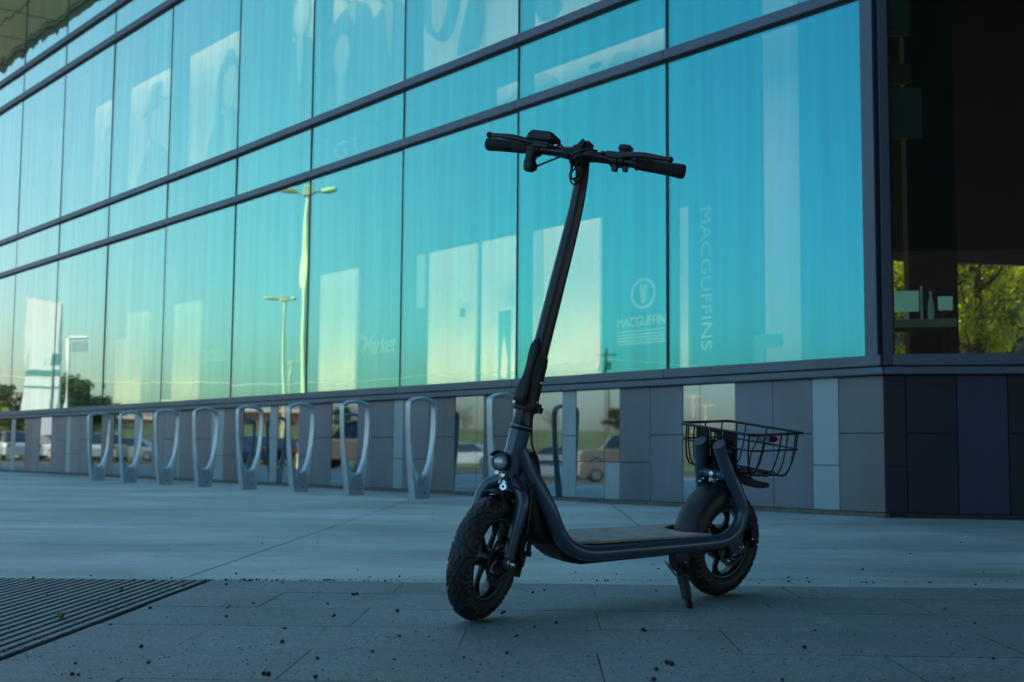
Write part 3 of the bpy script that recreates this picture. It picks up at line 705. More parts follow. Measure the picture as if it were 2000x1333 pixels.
# ------------------------------------------------------------------ bicycle hoops
def make_hoop():
    r = empty('bicycle_rack'); b = MB()
    # closed teardrop loop in the local xz plane: arched top, legs converging to a foot
    outer = [(-.080, 0), (-.096, .12), (-.121, .32), (-.139, .55), (-.145, .74), (-.141, .800), (-.126, .826), (-.075, .848), (0, .858),
             (.075, .848), (.126, .826), (.141, .800), (.145, .74), (.139, .55), (.121, .32), (.096, .12), (.080, 0)]
    inner = [(-.010, .175), (-.040, .205), (-.088, .34), (-.112, .55), (-.119, .72), (-.115, .775), (-.100, .800), (-.055, .820), (0, .826),
             (.055, .820), (.100, .800), (.115, .775), (.119, .72), (.112, .55), (.088, .34), (.040, .205), (.010, .175)]
    def sm(p):
        q, _ = spline([Vector((x, 0, z)) for x, z in p], [0] * len(p), 5); return [(v.x, v.z) for v in q]
    O, I = sm(outer), sm(inner); n = len(O); rings = []
    for i in range(n):
        o = Vector((O[i][0], 0, O[i][1])); q = Vector((I[i][0], 0, I[i][1])); z = (o.z + q.z) / 2
        dy = .034 + .012 * max(0, 1 - o.z / .5); c = (q - o); c.normalize()
        dy2 = dy * .86
        ring = [(o, dy * .55), (o + c * .004, dy * .85), (o + c * .012, dy), (q - c * .012, dy2), (q - c * .003, dy2 * .8), (q, dy2 * .45)]
        rr = [p + Vector((0, w_, 0)) for p, w_ in ring] + [p - Vector((0, w_, 0)) for p, w_ in ring[::-1]]
        rings.append(rr)
    b.loft(rings, cap=True)
    # the solid foot between the legs
    L_ = [Vector((I[i][0], 0, I[i][1])) for i in range(0, 7)]
    b.build('loop', M['hoop'], r, smooth=50)
    f = MB(); f.prism([(-.081, -.044, 0), (-.064, -.044, .13), (-.03, -.044, .205), (0, -.044, .178), (.03, -.044, .205), (.064, -.044, .13), (.081, -.044, 0)], (0, .088, 0))
    f.build('foot', M['hoop'], r, bevel=.006)
    p = MB(); p.lathe([(.0, 0), (.008, 0), (.008, .003), (.0, .0035)], (0.02, -.0441, .05), (0, -1, 0), 14); p.build('bolt_head', M['joint'], r, smooth=30)
    return r
hoop = make_hoop()
r0 = Vector((-5.236, 15.92)); rd = Vector((.6445, -.7620))
ordn = ['first', 'second', 'third', 'fourth', 'fifth', 'sixth', 'seventh', 'eighth']
RB = [(189.5, 938.5), (251, 941.5), (321, 946.5), (397, 951), (484, 956.5), (583, 961.5), (691, 967.5), (819, 975)]
for i in range(9):
    h = hoop if i == 0 else copy_tree(hoop)
    if i < 8:
        p = r0 + rd * i
        p = ray_on(RB[i][0], RB[i][1], r0, rd)
    else: p = r0 + rd * 8.02
    h.location = (p.x, p.y, 0)
    h.rotation_euler = (R((.5, -.3, .2, -.6, .3, .1, -.4, .2, .1)[i]), R((-.3, .4, .1, .5, -.4, .2, -.2, .3, 0)[i]), math.atan2(n1.y, n1.x) + math.pi + R((-3, 0, -1.5, 1, -1, .8, -.5, 1, 1)[i]))
    tag(h, 'grey cast metal bicycle hoop, %s from the left in the row' % ordn[i] if i < 8 else 'grey bicycle hoop standing partly hidden behind the scooter head tube', 'bicycle rack', 'bicycle hoops in a row along the low wall')

# ------------------------------------------------------------------ the kick scooter
F0, R0 = ground(905, 1216), ground(1393, 1164)
U = (R0 - F0); U.z = 0; U.normalize()
V0 = Vector((U.y, -U.x, 0))
LEAN = R(8)
Vv = V0 * math.cos(LEAN) - Z * math.sin(LEAN); Ww = Z * math.cos(LEAN) + V0 * math.sin(LEAN)
root = bpy.data.objects.new('electric_scooter', None); col.objects.link(root); root.empty_display_size = .1
root.matrix_world = Matrix.Translation(F0 + Z * .003) @ Matrix(((U.x, -Vv.x, Ww.x), (U.y, -Vv.y, Ww.y), (U.z, -Vv.z, Ww.z))).to_4x4()
tag(root, 'dark slate blue electric scooter with rear wire basket leaning on its kickstand', 'electric scooter')
def P(u, v, w_): return Vector((u, -v, w_))           # v towards the kickstand side
A0 = P(.055, 0, .145); AX = P(.059, 0, .291).normalized()
SROT = Matrix.Translation(A0) @ Matrix.Rotation(R(22.6), 4, AX) @ Matrix.Translation(-A0)
if (SROT @ (A0 + P(0, 1, 0)) - A0).x < 0: SROT = Matrix.Translation(A0) @ Matrix.Rotation(R(-22.6), 4, AX) @ Matrix.Translation(-A0)
def St(u, v, w_): return SROT @ P(u, v, w_)           # the same, steered
def axp(t, v=0, f=0):                                  # point on the steering axis at distance t, f forwards
    q = A0 + AX * t + P(-1, 0, .203).normalized() * f + P(0, v, 0); return SROT @ q
SV = (SROT @ (A0 + P(0, 1, 0)) - SROT @ A0).normalized()      # steered sideways direction (to +v)
SF = (SROT @ (A0 + P(-1, 0, .203).normalized()) - SROT @ A0).normalized()   # steered forwards
SZ = (SROT @ (A0 + AX) - SROT @ A0).normalized()
def sp(mb, name, m, parent=root, smooth=40, bevel=0): return mb.build(name, m, parent, smooth=smooth, bevel=bevel)

# --- wheels
def tyre(c, a, f, RR, name_parent, rt=.0315, seg=400, ns=52, off=0):
    """torus tyre with scalloped tread grooves; a = axle direction, f = a direction in the wheel plane"""
    a = a.normalized(); f = (f - a * f.dot(a)).normalized(); up = a.cross(f)
    rings = []; Rc = RR - .030; N = 13
    for i in range(seg):
        th = 2 * math.pi * i / seg; er = f * math.cos(th) + up * math.sin(th); ring = []
        for j in range(ns):
            ph = 2 * math.pi * j / ns - math.pi        # 0 = outward tread centre
            rx, ry = rt, .030
            d = 0
            ap = abs(ph)
            if ap < 1.75:
                sgn = 1 if ph > 0 else -1
                s = (th / (2 * math.pi) * N + (.5 if sgn < 0 else 0) + off) % 1 - .5
                # scallop (C shaped) groove from the shoulder to the crown
                q = math.hypot(s * 1.9, (ap - 1.32) / 1.0)
                d = max(d, math.exp(-((q - .80) / .10) ** 2))
                d = max(d, .9 * math.exp(-((math.hypot(s * 1.9, (ap - 1.34) / 1.0) - .38) / .085) ** 2) * (ap > .8))
                # zig-zag centre groove and side sipes
                zz = .12 * math.sin(th * N * 2)
                d = max(d, math.exp(-((ph - .26 - zz) / .055) ** 2), math.exp(-((ph + .26 - zz) / .055) ** 2))
                d *= min(1, max(0, (1.72 - ap) / .12))
            dep = .0038 * d
            h = 1 + (0.02 if ap < .5 else 0)
            x = math.sin(ph) * (rx - dep); y = math.cos(ph) * (ry - dep)
            if ap > 2.2: y = max(y, -.026)
            ring.append(c + er * (Rc + y) + a * x)
        rings.append(ring)
    return MB().loft(rings, closed=True)

def wheel(name, c, a, f, RR, motor=False, flip=1):
    w0 = bpy.data.objects.new(name, None); col.objects.link(w0); w0.parent = root
    a = a.normalized(); f = (f - a * f.dot(a)).normalized(); up = a.cross(f)
    sp(tyre(c, a, f, RR, None), 'tyre', M['rubber'], w0, 60)
    ri = RR - .054
    b = MB()      # rim: two flanges and a well
    b.lathe([(ri + .004, -.015), (ri + .007, -.019), (ri - .001, -.0185), (ri - .004, -.014), (ri - .006, -.009), (ri - .006, .009), (ri - .004, .014), (ri - .001, .0185), (ri + .007, .019), (ri + .004, .015), (ri - .001, .009), (ri - .001, -.009), (ri + .004, -.015)], c, a, 64)
    hr = .046 if motor else .022
    for k in range(6):
        th = 2 * math.pi * k / 6 + .3
        for sd in (-.13, .13):
            e0 = th + sd * 1.2; e1 = th + sd * .9
            d0 = f * math.cos(e0) + up * math.sin(e0); dm = f * math.cos(th + sd * .5) + up * math.sin(th + sd * .5); d1_ = f * math.cos(e1 + .16) + up * math.sin(e1 + .16)
            b.tube([c + d0 * (hr - .004), c + dm * ((hr + ri) / 2), c + d1_ * (ri - .006)], [.0075, .0055, .0075], 8, smooth=5, up=a, flat=.62)
    sp(b, 'rim', M['blackm'], w0, 40)
    t = MB()
    for s in (-1, 1): t.lathe([(ri - .0008, s * .0192), (ri + .0038, s * .0202), (ri + .0038, s * .0196), (ri - .0008, s * .0186), (ri - .0008, s * .0192)], c, a, 72)
    sp(t, 'rim_stripe', M['teal'], w0, 40)
    h = MB()
    if motor:
        h.lathe([(.0, -.034), (.02, -.034), (.038, -.028), (.047, -.020), (.049, -.012), (.049, .012), (.047, .020), (.038, .028), (.03, .031), (.02, .036), (.0, .036)], c, a, 40)
        for k in range(9):
            th = 2 * math.pi * k / 9; d_ = f * math.cos(th) + up * math.sin(th); h.lathe([(.0, .0), (.003, 0), (.003, .004), (0, .004)], c + d_ * .04 + a * .0275, a, 8)
    else:
        h.lathe([(.0, -.046), (.011, -.046), (.011, -.03), (.024, -.028), (.024, .028), (.012, .03), (.012, .046), (0, .046)], c, a, 28)
    sp(h, 'hub', M['blackm'], w0, 40)
    # serrated brake disc on the kickstand side
    dr = .060; dn = MB(); side = a * (.040 if motor else .036)
    K = 96; th_ = .0018
    outr, inr = [], []
    for k in range(K):
        th = 2 * math.pi * k / K; d_ = f * math.cos(th) + up * math.sin(th)
        outr.append(d_ * (dr - .0022 * (k % 8 < 2) - .0008 * math.cos(12 * th))); inr.append(d_ * (dr - .014 - .0015 * math.cos(6 * th)))
    rings = [[c + side + o for o in outr], [c + side + a * th_ + o for o in outr], [c + side + a * th_ + o for o in inr], [c + side + o for o in inr]]
    vs = [p for r_ in rings for p in r_]; fs = []
    for i in range(4):
        for j in range(K): fs.append((i * K + j, i * K + (j + 1) % K, ((i + 1) % 4) * K + (j + 1) % K, ((i + 1) % 4) * K + j))
    dn.add(vs, fs)
    for k in range(6):
        th = 2 * math.pi * k / 6; q = [f * math.cos(th + x) + up * math.sin(th + x) for x in (0, .28, .62)]
        dn.tube([c + side + a * .0009 + q[0] * .020, c + side + a * .0009 + q[1] * .034, c + side + a * .0009 + q[2] * .049], [.0036, .0024, .0034], 6, smooth=4, up=a, flat=1)
    for k in range(24):
        th = 2 * math.pi * k / 24; d_ = f * math.cos(th) + up * math.sin(th); dn.lathe([(0, 0), (.0014, 0), (.0014, .0004), (0, .0004)], c + side + a * (.0018) + d_ * (.053 + .003 * (k % 2)), a, 6)
    dn.lathe([(.012, 0), (.024, 0), (.024, .002), (.012, .002), (.012, 0)], c + side, a, 24)
    sp(dn, 'brake_disc', M['disc'], w0, 40)
    n_ = MB(); n_.lathe([(0, 0), (.011, 0), (.011, .002), (.0085, .003), (.0085, .010), (.006, .013), (.0055, .017), (0, .018)], c + a * .060, a, 6 if False else 18)
    sp(n_, 'axle_nut', M['steel'], w0, 30)
    n_ = MB().lathe([(0, 0), (.009, 0), (.009, .008), (0, .010)], c - a * .060, -a, 18)
    sp(n_, 'axle_nut', M['steel'], w0, 30)
    ax_ = MB().tube([c - a * .060, c + a * .060], .006, 12); sp(ax_, 'axle', M['steel'], w0, 40)
    return w0
FW = A0.copy(); SA = SV
wheel('front_wheel', SROT @ A0 + SF * .012, SV, SF, .148)
RW = P(.902, 0, .1465); wheel('rear_wheel', RW, P(0, 1, 0), P(1, 0, 0), .148, True)

# --- frame: head tube, two long side tubes, cross bars
fm = MB()
HT0, HT1 = A0 + AX * .188, A0 + AX * .305           # not steered: belongs to the frame
fm.tube([HT0, HT0 + AX * .03, HT1 - AX * .02, HT1], [.0235, .0235, .0245, .0255], 28)
TR = .0188; CAPN = P(-.66, 0, .75).normalized()
for s in (1, -1):
    pts = [(.108, .012 * s, .345 + .055), (.128, .022 * s, .365), (.152, .045 * s, .315), (.178, .062 * s, .265), (.207, .069 * s, .213), (.235, .0715 * s, .184), (.272, .073 * s, .166), (.325, .074 * s, .158),
           (.46, .074 * s, .159), (.62, .074 * s, .161), (.76, .074 * s, .164), (.82, .074 * s, .170), (.856, .074 * s, .186), (.880, .073 * s, .212), (.889, .071 * s, .245), (.882, .067 * s, .275), (.866, .059 * s, .308), (.846, .050 * s, .345), (.829, .040 * s, .380), (.812, .034 * s, .418)]
    fm.tube([P(*p) for p in pts], TR, 22, smooth=5)
    e_, t_ = P(*pts[-1]), (P(*pts[-1]) - P(*pts[-2])).normalized()
    for vi_ in range(len(fm.v) - 22, len(fm.v)):
        q_ = Vector(fm.v[vi_]); fm.v[vi_] = tuple(q_ + t_ * ((e_ + t_ * .004 - q_).dot(CAPN) / t_.dot(CAPN)))
fm.tube([P(.842, -.045, .338), P(.842, .045, .338)], .0125, 18)
fm.tube([P(.165, -.05, .290), P(.165, .05, .290)], .010, 14)
# dropout plates behind the rear wheel
for s in (1, -1):
    fm.prism([P(.845, .058 * s, .168), P(.90, .058 * s, .168), P(.925, .058 * s, .150), P(.915, .058 * s, .128), P(.885, .058 * s, .126), P(.86, .058 * s, .145)], P(0, .006 * s, 0))
frame = sp(fm, 'frame', M['frame'], smooth=40)
for s in (1, -1):
    t_ = (P(.812, .034 * s, .418) - P(.829, .040 * s, .380)).normalized(); e = P(.812, .034 * s, .418) + t_ * .004
    uu = (t_ - CAPN * t_.dot(CAPN)).normalized(); vv_ = CAPN.cross(uu); st_ = 1 / t_.dot(CAPN); cpm = MB()
    cpm.loft([[e + CAPN * h_ + uu * (TR * r_ * st_ * math.cos(2 * math.pi * k / 26)) + vv_ * (TR * r_ * math.sin(2 * math.pi * k / 26)) for k in range(26)] for r_, h_ in ((.94, -.002), (.94, .002), (.88, .0032))])
    sp(cpm, 'tube_end_cap', M['endcap'], frame)
wl = MB()
for q, rr in (((.842, -.0335, .338), .017), ((.842, .0335, .338), .017)): wl.lathe([(.0125, -.004), (.0155, 0), (.0125, .004)], P(*q), P(0, 1, 0), 20)
sp(wl, 'weld_seam', M['frame'], frame)

# battery case between the tubes and the deck
bc = MB()
def rr_ring(c, hw, h0, h1, axu, n=5, r=.018):
    """rounded rectangle across v; c = point on its top line, h0..h1 below along axu"""
    pts = []
    for (sx, sy, a0_) in ((1, 0, 0), (1, 1, 90), (-1, 1, 180), (-1, 0, 270)):
        pass
    W_ = 24
    for k in range(W_):
        a = 2 * math.pi * k / W_; cx = math.copysign(abs(math.cos(a)) ** .35, math.cos(a)); sy = math.copysign(abs(math.sin(a)) ** .35, math.sin(a))
        pts.append(c + P(0, hw * cx, 0) + axu * ((h0 + h1) / 2 + (h1 - h0) / 2 * sy))
    return pts
dn_ = P(0, 0, -1)
rings = [rr_ring(P(.235, 0, .186), .050, 0, .02, dn_), rr_ring(P(.245, 0, .186), .052, 0, .038, dn_), rr_ring(P(.275, 0, .182), .052, 0, .052, dn_), rr_ring(P(.32, 0, .180), .053, 0, .058, dn_),
         rr_ring(P(.60, 0, .181), .053, 0, .053, dn_), rr_ring(P(.72, 0, .182), .052, 0, .050, dn_), rr_ring(P(.735, 0, .182), .050, 0, .040, dn_)]
bc.loft(rings)
sp(bc, 'battery_case', M['black'], smooth=35)
cc = MB()
rg = []
for (u, w_, hw, th) in ((.150, .40, .016, .012), (.158, .372, .034, .03), (.166, .33, .044, .045), (.176, .285, .048, .062), (.192, .240, .050, .072), (.215, .205, .050, .060), (.240, .186, .046, .03)):
    c = P(u + .004, 0, w_); a_ = P(.86, 0, -.5).normalized()
    rg.append([c + P(0, hw * math.copysign(abs(math.cos(t)) ** .6, math.cos(t)), 0) - P(.85, 0, .52).normalized() * (th * .5 * math.copysign(abs(math.sin(t)) ** .6, math.sin(t)) + th * .42) for t in [2 * math.pi * k / 20 for k in range(20)]])
cc.loft(rg)
sp(cc, 'controller_case', M['black'], smooth=45)

# deck plate
dk = MB()
outl = [(.262, .050), (.300, .060), (.36, .070), (.66, .070), (.735, .066), (.752, .058), (.735, .045), (.690, .040), (.675, -.04), (.735, -.066), (.66, -.070), (.36, -.070), (.300, -.060), (.262, -.050)]
ol = [(.262, .050), (.300, .062), (.36, .071), (.68, .072), (.775, .068), (.700, .030), (.690, -.03), (.775, -.068), (.68, -.072), (.36, -.071), (.300, -.062), (.262, -.050)]
dk.prism([P(u, v, .1785 + .006 * (u - .262)) for u, v in ol], P(0, 0, .007))
sp(dk, 'deck', M['deck'], smooth=30, bevel=.0015)

# rear mudguard hugging the wheel
md_ = MB(); rings = []
for k in range(21):
    th = R(187 - k * 5.2)        # from behind the deck over the top
    rad = .163 + (.010 if k < 3 else 0)
    c = RW + P(math.cos(th), 0, math.sin(th)) * rad; er = P(math.cos(th), 0, math.sin(th))
    prof = [(-.046, -.026), (-.044, -.006), (-.034, .006), (-.012, .0115), (.012, .0115), (.034, .006), (.044, -.006), (.046, -.026)]
    sc_ = 1 if k > 2 else .9 + .03 * k
    outer = [c + er * y + P(0, x * sc_, 0) for x, y in prof]; inner = [c + er * (y - .003) + P(0, x * .93 * sc_, 0) for x, y in prof[::-1]]
    rings.append(outer + inner)
md_.loft(rings); sp(md_, 'rear_mudguard', M['black'], smooth=50)
mb_ = MB()
for q in ((.800, -.01, .315), (.815, -.012, .322)):
    mb_.lathe([(0, 0), (.004, 0), (.004, .003), (.0, .004)], P(*q), P(-.6, 0, .8), 12)
mb_.tube([P(.842, .0, .338), P(.848, 0, .315)], .006, 12); mb_.lathe([(0, 0), (.008, 0), (.008, .006), (.0, .007)], P(.830, .004, .338), P(-1, 0, 0), 6)
sp(mb_, 'mudguard_bolt', M['steel'], smooth=30)

# --- fork and front fender
fk = MB()
crown = A0 + AX * .183
fk.tube([SROT @ (crown - AX * .006), SROT @ (crown + AX * .012)], [.022, .0235], 24)
for s in (1, -1):
    fk.tube([axp(.190, .004 * s), axp(.180, .022 * s), axp(.166, .042 * s, .002), axp(.140, .054 * s, .003), axp(.105, .0565 * s, .006), axp(.06, .0565 * s, .010), axp(.012, .0565 * s, .012)], [.0165, .0165, .0162, .0160, .0152, .0140, .0120], 18, smooth=5)
    c_ = axp(.0, .0565 * s, .012)
    fk.lathe([(0, -.0035), (.0135, -.0035), (.0135, .0035), (0, .0035)], c_, SV, 20)
sp(fk, 'fork', M['frame'], smooth=40)
ff = MB(); rings = []
for k in range(11):
    th2 = R(66 + k * 4.6); er = -SF * math.cos(th2) + SZ * math.sin(th2)
    c = SROT @ A0 + er * .157
    prof = [(-.030, -.008), (-.026, .000), (-.013, .005), (.013, .005), (.026, .000), (.030, -.008)]
    rings.append([c + er * y + SV * x for x, y in prof] + [c + er * (y - .003) + SV * (x * .92) for x, y in prof[::-1]])
ff.loft(rings); sp(ff, 'front_mudguard', M['black'], smooth=50)
fb = MB()
fb.tube([axp(.19, .0, .020), axp(.178, .0, .036), axp(.172, 0, .038)], .004, 10)
fb.lathe([(0, 0), (.0075, 0), (.0075, .006), (.005, .009), (0, .010)], axp(.178, .008, .026), SF, 10)
fb.lathe([(0, 0), (.0055, 0), (.0055, .007), (0, .008)], axp(.196, -.016, .026), SF, 8)
fb.lathe([(0, 0), (.0055, 0), (.0055, .007), (0, .008)], axp(.194, .002, .030), SF, 8)
fb.lathe([(0.0035, 0), (.0085, 0), (.0085, .004), (.0035, .004), (.0035, 0)], axp(.168, .010, .032), SF, 16)
sp(fb, 'fork_bolt', M['steel'], smooth=30)

# --- headlight
hl = MB(); hc = axp(.222, -.004, .050); hd = (SF - SZ * .02).normalized()
hl.lathe([(0, -.034), (.010, -.034), (.018, -.024), (.0215, -.008), (.0225, .004), (.0215, .010), (.018, .0105), (.0165, .007), (0, .007)], hc, hd, 10)
hl.tube([axp(.222, 0, .016), axp(.222, -.001, .022)], [.010, .008], 12)
head = sp(hl, 'headlight', M['blackm'], smooth=25)
le = MB(); rings = []
for r_, h_ in ((.0165, .0075), (.0145, .0105), (.009, .0125), (.0005, .0132)):
    rings.append([hc + hd * h_ + SV * (r_ * math.cos(2 * math.pi * k / 28)) + SZ * (r_ * .78 * math.sin(2 * math.pi * k / 28)) for k in range(28)])
le.loft(rings); sp(le, 'lens', M['lens'], head, 60)
bz = MB(); K = 40
ro = [hc + hd * .0108 + SV * (.0178 * math.cos(2 * math.pi * k / K)) + SZ * (.0150 * math.sin(2 * math.pi * k / K)) for k in range(K)]
bz.tube(ro, .0016, 8, closed=True); sp(bz, 'bezel', mat('grey_bezel', (.16, .19, .22), .4, .3), head, 40)
vi = MB(); rings = []
for k in range(13):
    a = R(20 + k * 11.5); d_ = SV * math.cos(a) + SZ * math.sin(a)
    rings.append([hc + d_ * .0222 + hd * -.004, hc + d_ * .0245 + hd * -.004, hc + d_ * .0250 + hd * .020, hc + d_ * .0232 + hd * .020])
vi.loft(rings); sp(vi, 'visor', M['black'], head, 40)

# --- stem, folding joint
stem = MB()
sp_pts = [(.430, 0), (.50, 0), (.60, 0), (.70, 0), (.80, 0), (.86, .003), (.92, .012), (.965, .026), (1.000, .042)]
stem.tube([axp(t, 0, f) for t, f in sp_pts], [.0212, .0205, .0200, .0194, .0184, .0175, .0165, .0156, .0152], 28, smooth=4)
so = sp(stem, 'stem', M['blackm'], smooth=50)
sh = MB(); sh.lathe([(.0, 0), (.006, 0), (.006, .002), (0, .002)], axp(.955, .012, .030), SF, 14); sp(sh, 'cable_port', M['black'], so)
cl = MB()
cl.lathe([(.0, 0), (.0245, 0), (.0262, .003), (.0262, .010), (.0245, .013), (.0235, .016), (.0235, .048), (.026, .050), (.026, .056), (0, .056)], SROT @ (A0 + AX * .306), SZ, 32)
sp(cl, 'headset_collar', M['blackm'], smooth=35)
st = MB(); st.lathe([(.0262, 0), (.0272, .001), (.0272, .004), (.0262, .005)], SROT @ (A0 + AX * .312), SZ, 32); sp(st, 'collar_ring', M['greyp'], smooth=40)
fj = MB()
def sup(c, a, b, ra, rb, e=3., n=22): return [c + a * (ra * math.copysign(abs(math.cos(2 * math.pi * k / n)) ** (2 / e), math.cos(2 * math.pi * k / n))) + b * (rb * math.copysign(abs(math.sin(2 * math.pi * k / n)) ** (2 / e), math.sin(2 * math.pi * k / n))) for k in range(n)]
fj.loft([sup(axp(.352), SV, SF, .0255, .026), sup(axp(.358), SV, SF, .028, .029), sup(axp(.372), SV, SF, .0265, .027), sup(axp(.385), SV, SF, .0240, .0245), sup(axp(.42), SV, SF, .0232, .0236), sup(axp(.46), SV, SF, .0235, .0235), sup(axp(.485), SV, SF, .0222, .0222)])
fj.box(axp(.362, .030, -.01), (.012, .02, .014), (SV, SF, SZ)); fj.box(axp(.368, .012, -.032), (.02, .012, .02), (SV, SF, SZ))
fo = sp(fj, 'folding_joint', M['black'], smooth=40)
lv = MB(); rings = []
for t, f, wd, th in ((.362, .030, .014, .004), (.372, .036, .0165, .006), (.392, .037, .0165, .006), (.412, .034, .014, .0055), (.432, .030, .0105, .005), (.455, .0275, .0095, .005), (.482, .0275, .0115, .005), (.508, .027, .0115, .0045), (.520, .024, .007, .003), (.527, .0215, .002, .0015)):
    rings.append(sup(axp(t, -.004, f), SV, SF, wd, th, 2.6, 16))
lv.loft(rings); sp(lv, 'folding_lever', M['black'], fo, 50)
bt = MB()
bt.lathe([(0, 0), (.0048, 0), (.0048, .002), (.003, .004), (0, .0045)], axp(.425, .0245, .004), SV, 14)
bt.lathe([(0, 0), (.003, 0), (.003, .002), (0, .003)], axp(.378, .0275, .006), SV, 12); bt.lathe([(0, 0), (.004, 0), (.004, .006), (0, .007)], axp(.366, -.016, .032), SF, 12)
sp(bt, 'joint_bolt', M['steel'], fo, 30)

# --- handlebar
HB = axp(.976, -.004, .050); BL = .258
sag = lambda s: -.000 * s
hb = MB()
bp = []
for x in (-BL, -.12, -.06, -.03, 0, .03, .06, .12, BL):
    bp.append(HB + SV * x - SF * (.02 * (abs(x) / BL) ** 2) - SZ * (.006 * x / BL))
hb.tube(bp, [.0125, .0125, .0130, .0155, .0165, .0155, .0130, .0125, .0125], 20, smooth=5)
bar = sp(hb, 'handlebar', M['blackm'], smooth=50)
def barp(x, f=0, z=0): return HB + SV * x - SF * (.02 * (abs(x) / BL) ** 2) - SZ * (.006 * x / BL) + SF * f + SZ * z
for s in (-1, 1):
    gr_ = MB(); a_, b_ = barp((.146 if s > 0 else .138) * s), barp((BL + .004) * s); dd = (b_ - a_)
    prof = []; n_ = 24
    L_ = dd.length
    prof = [(0, 0), (.0155, 0), (.0165, .002), (.0165, .005), (.0150, .0065), (.0152, L_ * .35), (.0148, L_ * .36), (.0152, L_ * .37), (.0158, L_ * .75), (.0172, L_ - .012), (.0172, L_ - .004), (.0155, L_), (0, L_)]
    gr_.lathe(prof, a_, dd, 26); sp(gr_, 'grip', M['grip'], bar, 35)
    lm = MB()      # brake lever clamp and body
    c_ = barp(.112 * s)
    lm.lathe([(.0125, -.007), (.0172, -.007), (.0172, .007), (.0125, .007)], c_, SV, 22)
    lm.box(barp(.100 * s, .016, .006), (.045, .018, .015), (SV, SF, SZ))
    lm.tube([barp(.078 * s, .018, .007), barp(.062 * s, .018, .008)], [.0052, .0040], 10)
    lo = sp(lm, 'brake_lever_mount', M['blackm'], bar, 30, bevel=.002)
    bl_ = MB()
    bl_.tube([barp(.112 * s, .020, .007), barp(.14 * s, .030, .009), barp(.175 * s, .040, .010), barp(.212 * s, .042, .010), barp(.236 * s, .042, .010)], [.0070, .0078, .0080, .0066, .0052], 12, smooth=5, up=SZ, flat=.7)
    bl_.ball(barp(.239 * s, .042, .010), .0080, 14)
    sp(bl_, 'brake_lever', M['blackm'], bar, 50)
ferr = MB()
ferr.tube([barp(.064, .018, .008), barp(.054, .018, .009)], .0032, 10); ferr.tube([barp(-.064, .018, .008), barp(-.054, .018, .009)], .0032, 10)
sp(ferr, 'cable_adjuster', M['steel'], bar, 40)
cb = MB()      # central clamp / folding block
cb.loft([sup(HB + SZ * -.026, SV, SF, .017, .018), sup(HB + SZ * -.014, SV, SF, .021, .022), sup(HB + SZ * .010, SV, SF, .021, .022), sup(HB + SZ * .018, SV, SF, .014, .020)])
cb.prism([HB + SV * -.012 + SF * .024 + SZ * -.022, HB + SV * .006 + SF * .024 + SZ * -.020, HB + SV * .014 + SF * .018 + SZ * .030, HB + SV * .006 + SF * .016 + SZ * .036, HB + SV * -.008 + SF * .020 + SZ * .012], SF * -.040)
cb.box(HB + SV * .016 + SZ * .024 - SF * .01, (.007, .034, .022), (SV, SF, SZ))
sp(cb, 'bar_clamp', M['black'], smooth=35, bevel=.0015)
# display pod on the left bar
dp = MB(); dc = barp(-.104, .004, .025)
q = [(-.046, -.010), (-.040, .006), (-.030, .0135), (.030, .0135), (.042, .010), (.048, -.004), (.040, -.010)]
def slabx(q, y0, y1, s=1.0): return [[dc + SV * (x * s) + SZ * (z * s) + SF * y for x, z in q] for y in (y0, y1)]
q = [(x_ * .82, z_ * 1.05) for x_, z_ in q]
r_ = slabx(q, -.034, -.030, .86) + slabx(q, -.026, .022) + slabx(q, .026, .028, .85); r_ = [r_[1]] + r_[2:4] + [r_[4]]
dp.loft(r_); disp = sp(dp, 'display_pod', M['black'], smooth=30, bevel=.0025)
sp(MB().box(dc + SZ * .0142 - SF * .004, (.052, .036, .0012), (SV, SF, SZ)), 'screen', mat('screen_glass', (.01, .012, .015), .1, coat=1), disp)
sp(MB().box(dc + SZ * -.012 + SF * .014 - SV * .004, (.050, .012, .012), (SV, SF, SZ)).box(dc + SZ * -.016 + SF * .018 + SV * .014, (.03, .010, .008), (SV, SF, SZ)), 'pod_bracket', M['black'], disp, 30, bevel=.002)
# thumb throttle under the left bar
tt = MB(); tc_ = barp(-.124)
tt.lathe([(.0128, -.012), (.0195, -.012), (.021, -.006), (.021, .010), (.0190, .014), (.0128, .014)], tc_, SV, 24)
tt.loft([sup(tc_ + SZ * -.010 + SF * .004, SV, SF, .014, .016), sup(tc_ + SZ * -.030 + SF * .006, SV, SF, .012, .013), sup(tc_ + SZ * -.040 + SF * .008 + SV * .004, SV, SF, .016, .015), sup(tc_ + SZ * -.052 + SF * .008 + SV * .006, SV, SF, .0165, .015), sup(tc_ + SZ * -.060 + SF * .008 + SV * .004, SV, SF, .011, .010)])
sp(tt, 'thumb_throttle', M['black'], bar, 40)
# bell / switch on the right bar
bb = MB(); bc_ = barp(.116, .008, .024)
bb.loft([sup(bc_ - SZ * .014, SV, SF, .012, .012), sup(bc_ - SZ * .002, SV, SF, .014, .014), sup(bc_, SV, SF, .0168, .016), sup(bc_ + SZ * .008, SV, SF, .0165, .016), sup(bc_ + SZ * .0115, SV, SF, .0125, .012)])
bb.lathe([(.0125, -.009), (.0178, -.009), (.0178, .009), (.0125, .009)], barp(.094), SV, 22)
bb.box(barp(.100, .006, -.022), (.012, .014, .014), (SV, SF, SZ)); bb.box(barp(.126, .006, -.020), (.010, .012, .012), (SV, SF, SZ))
sp(bb, 'bell_and_switch', M['black'], bar, 40)
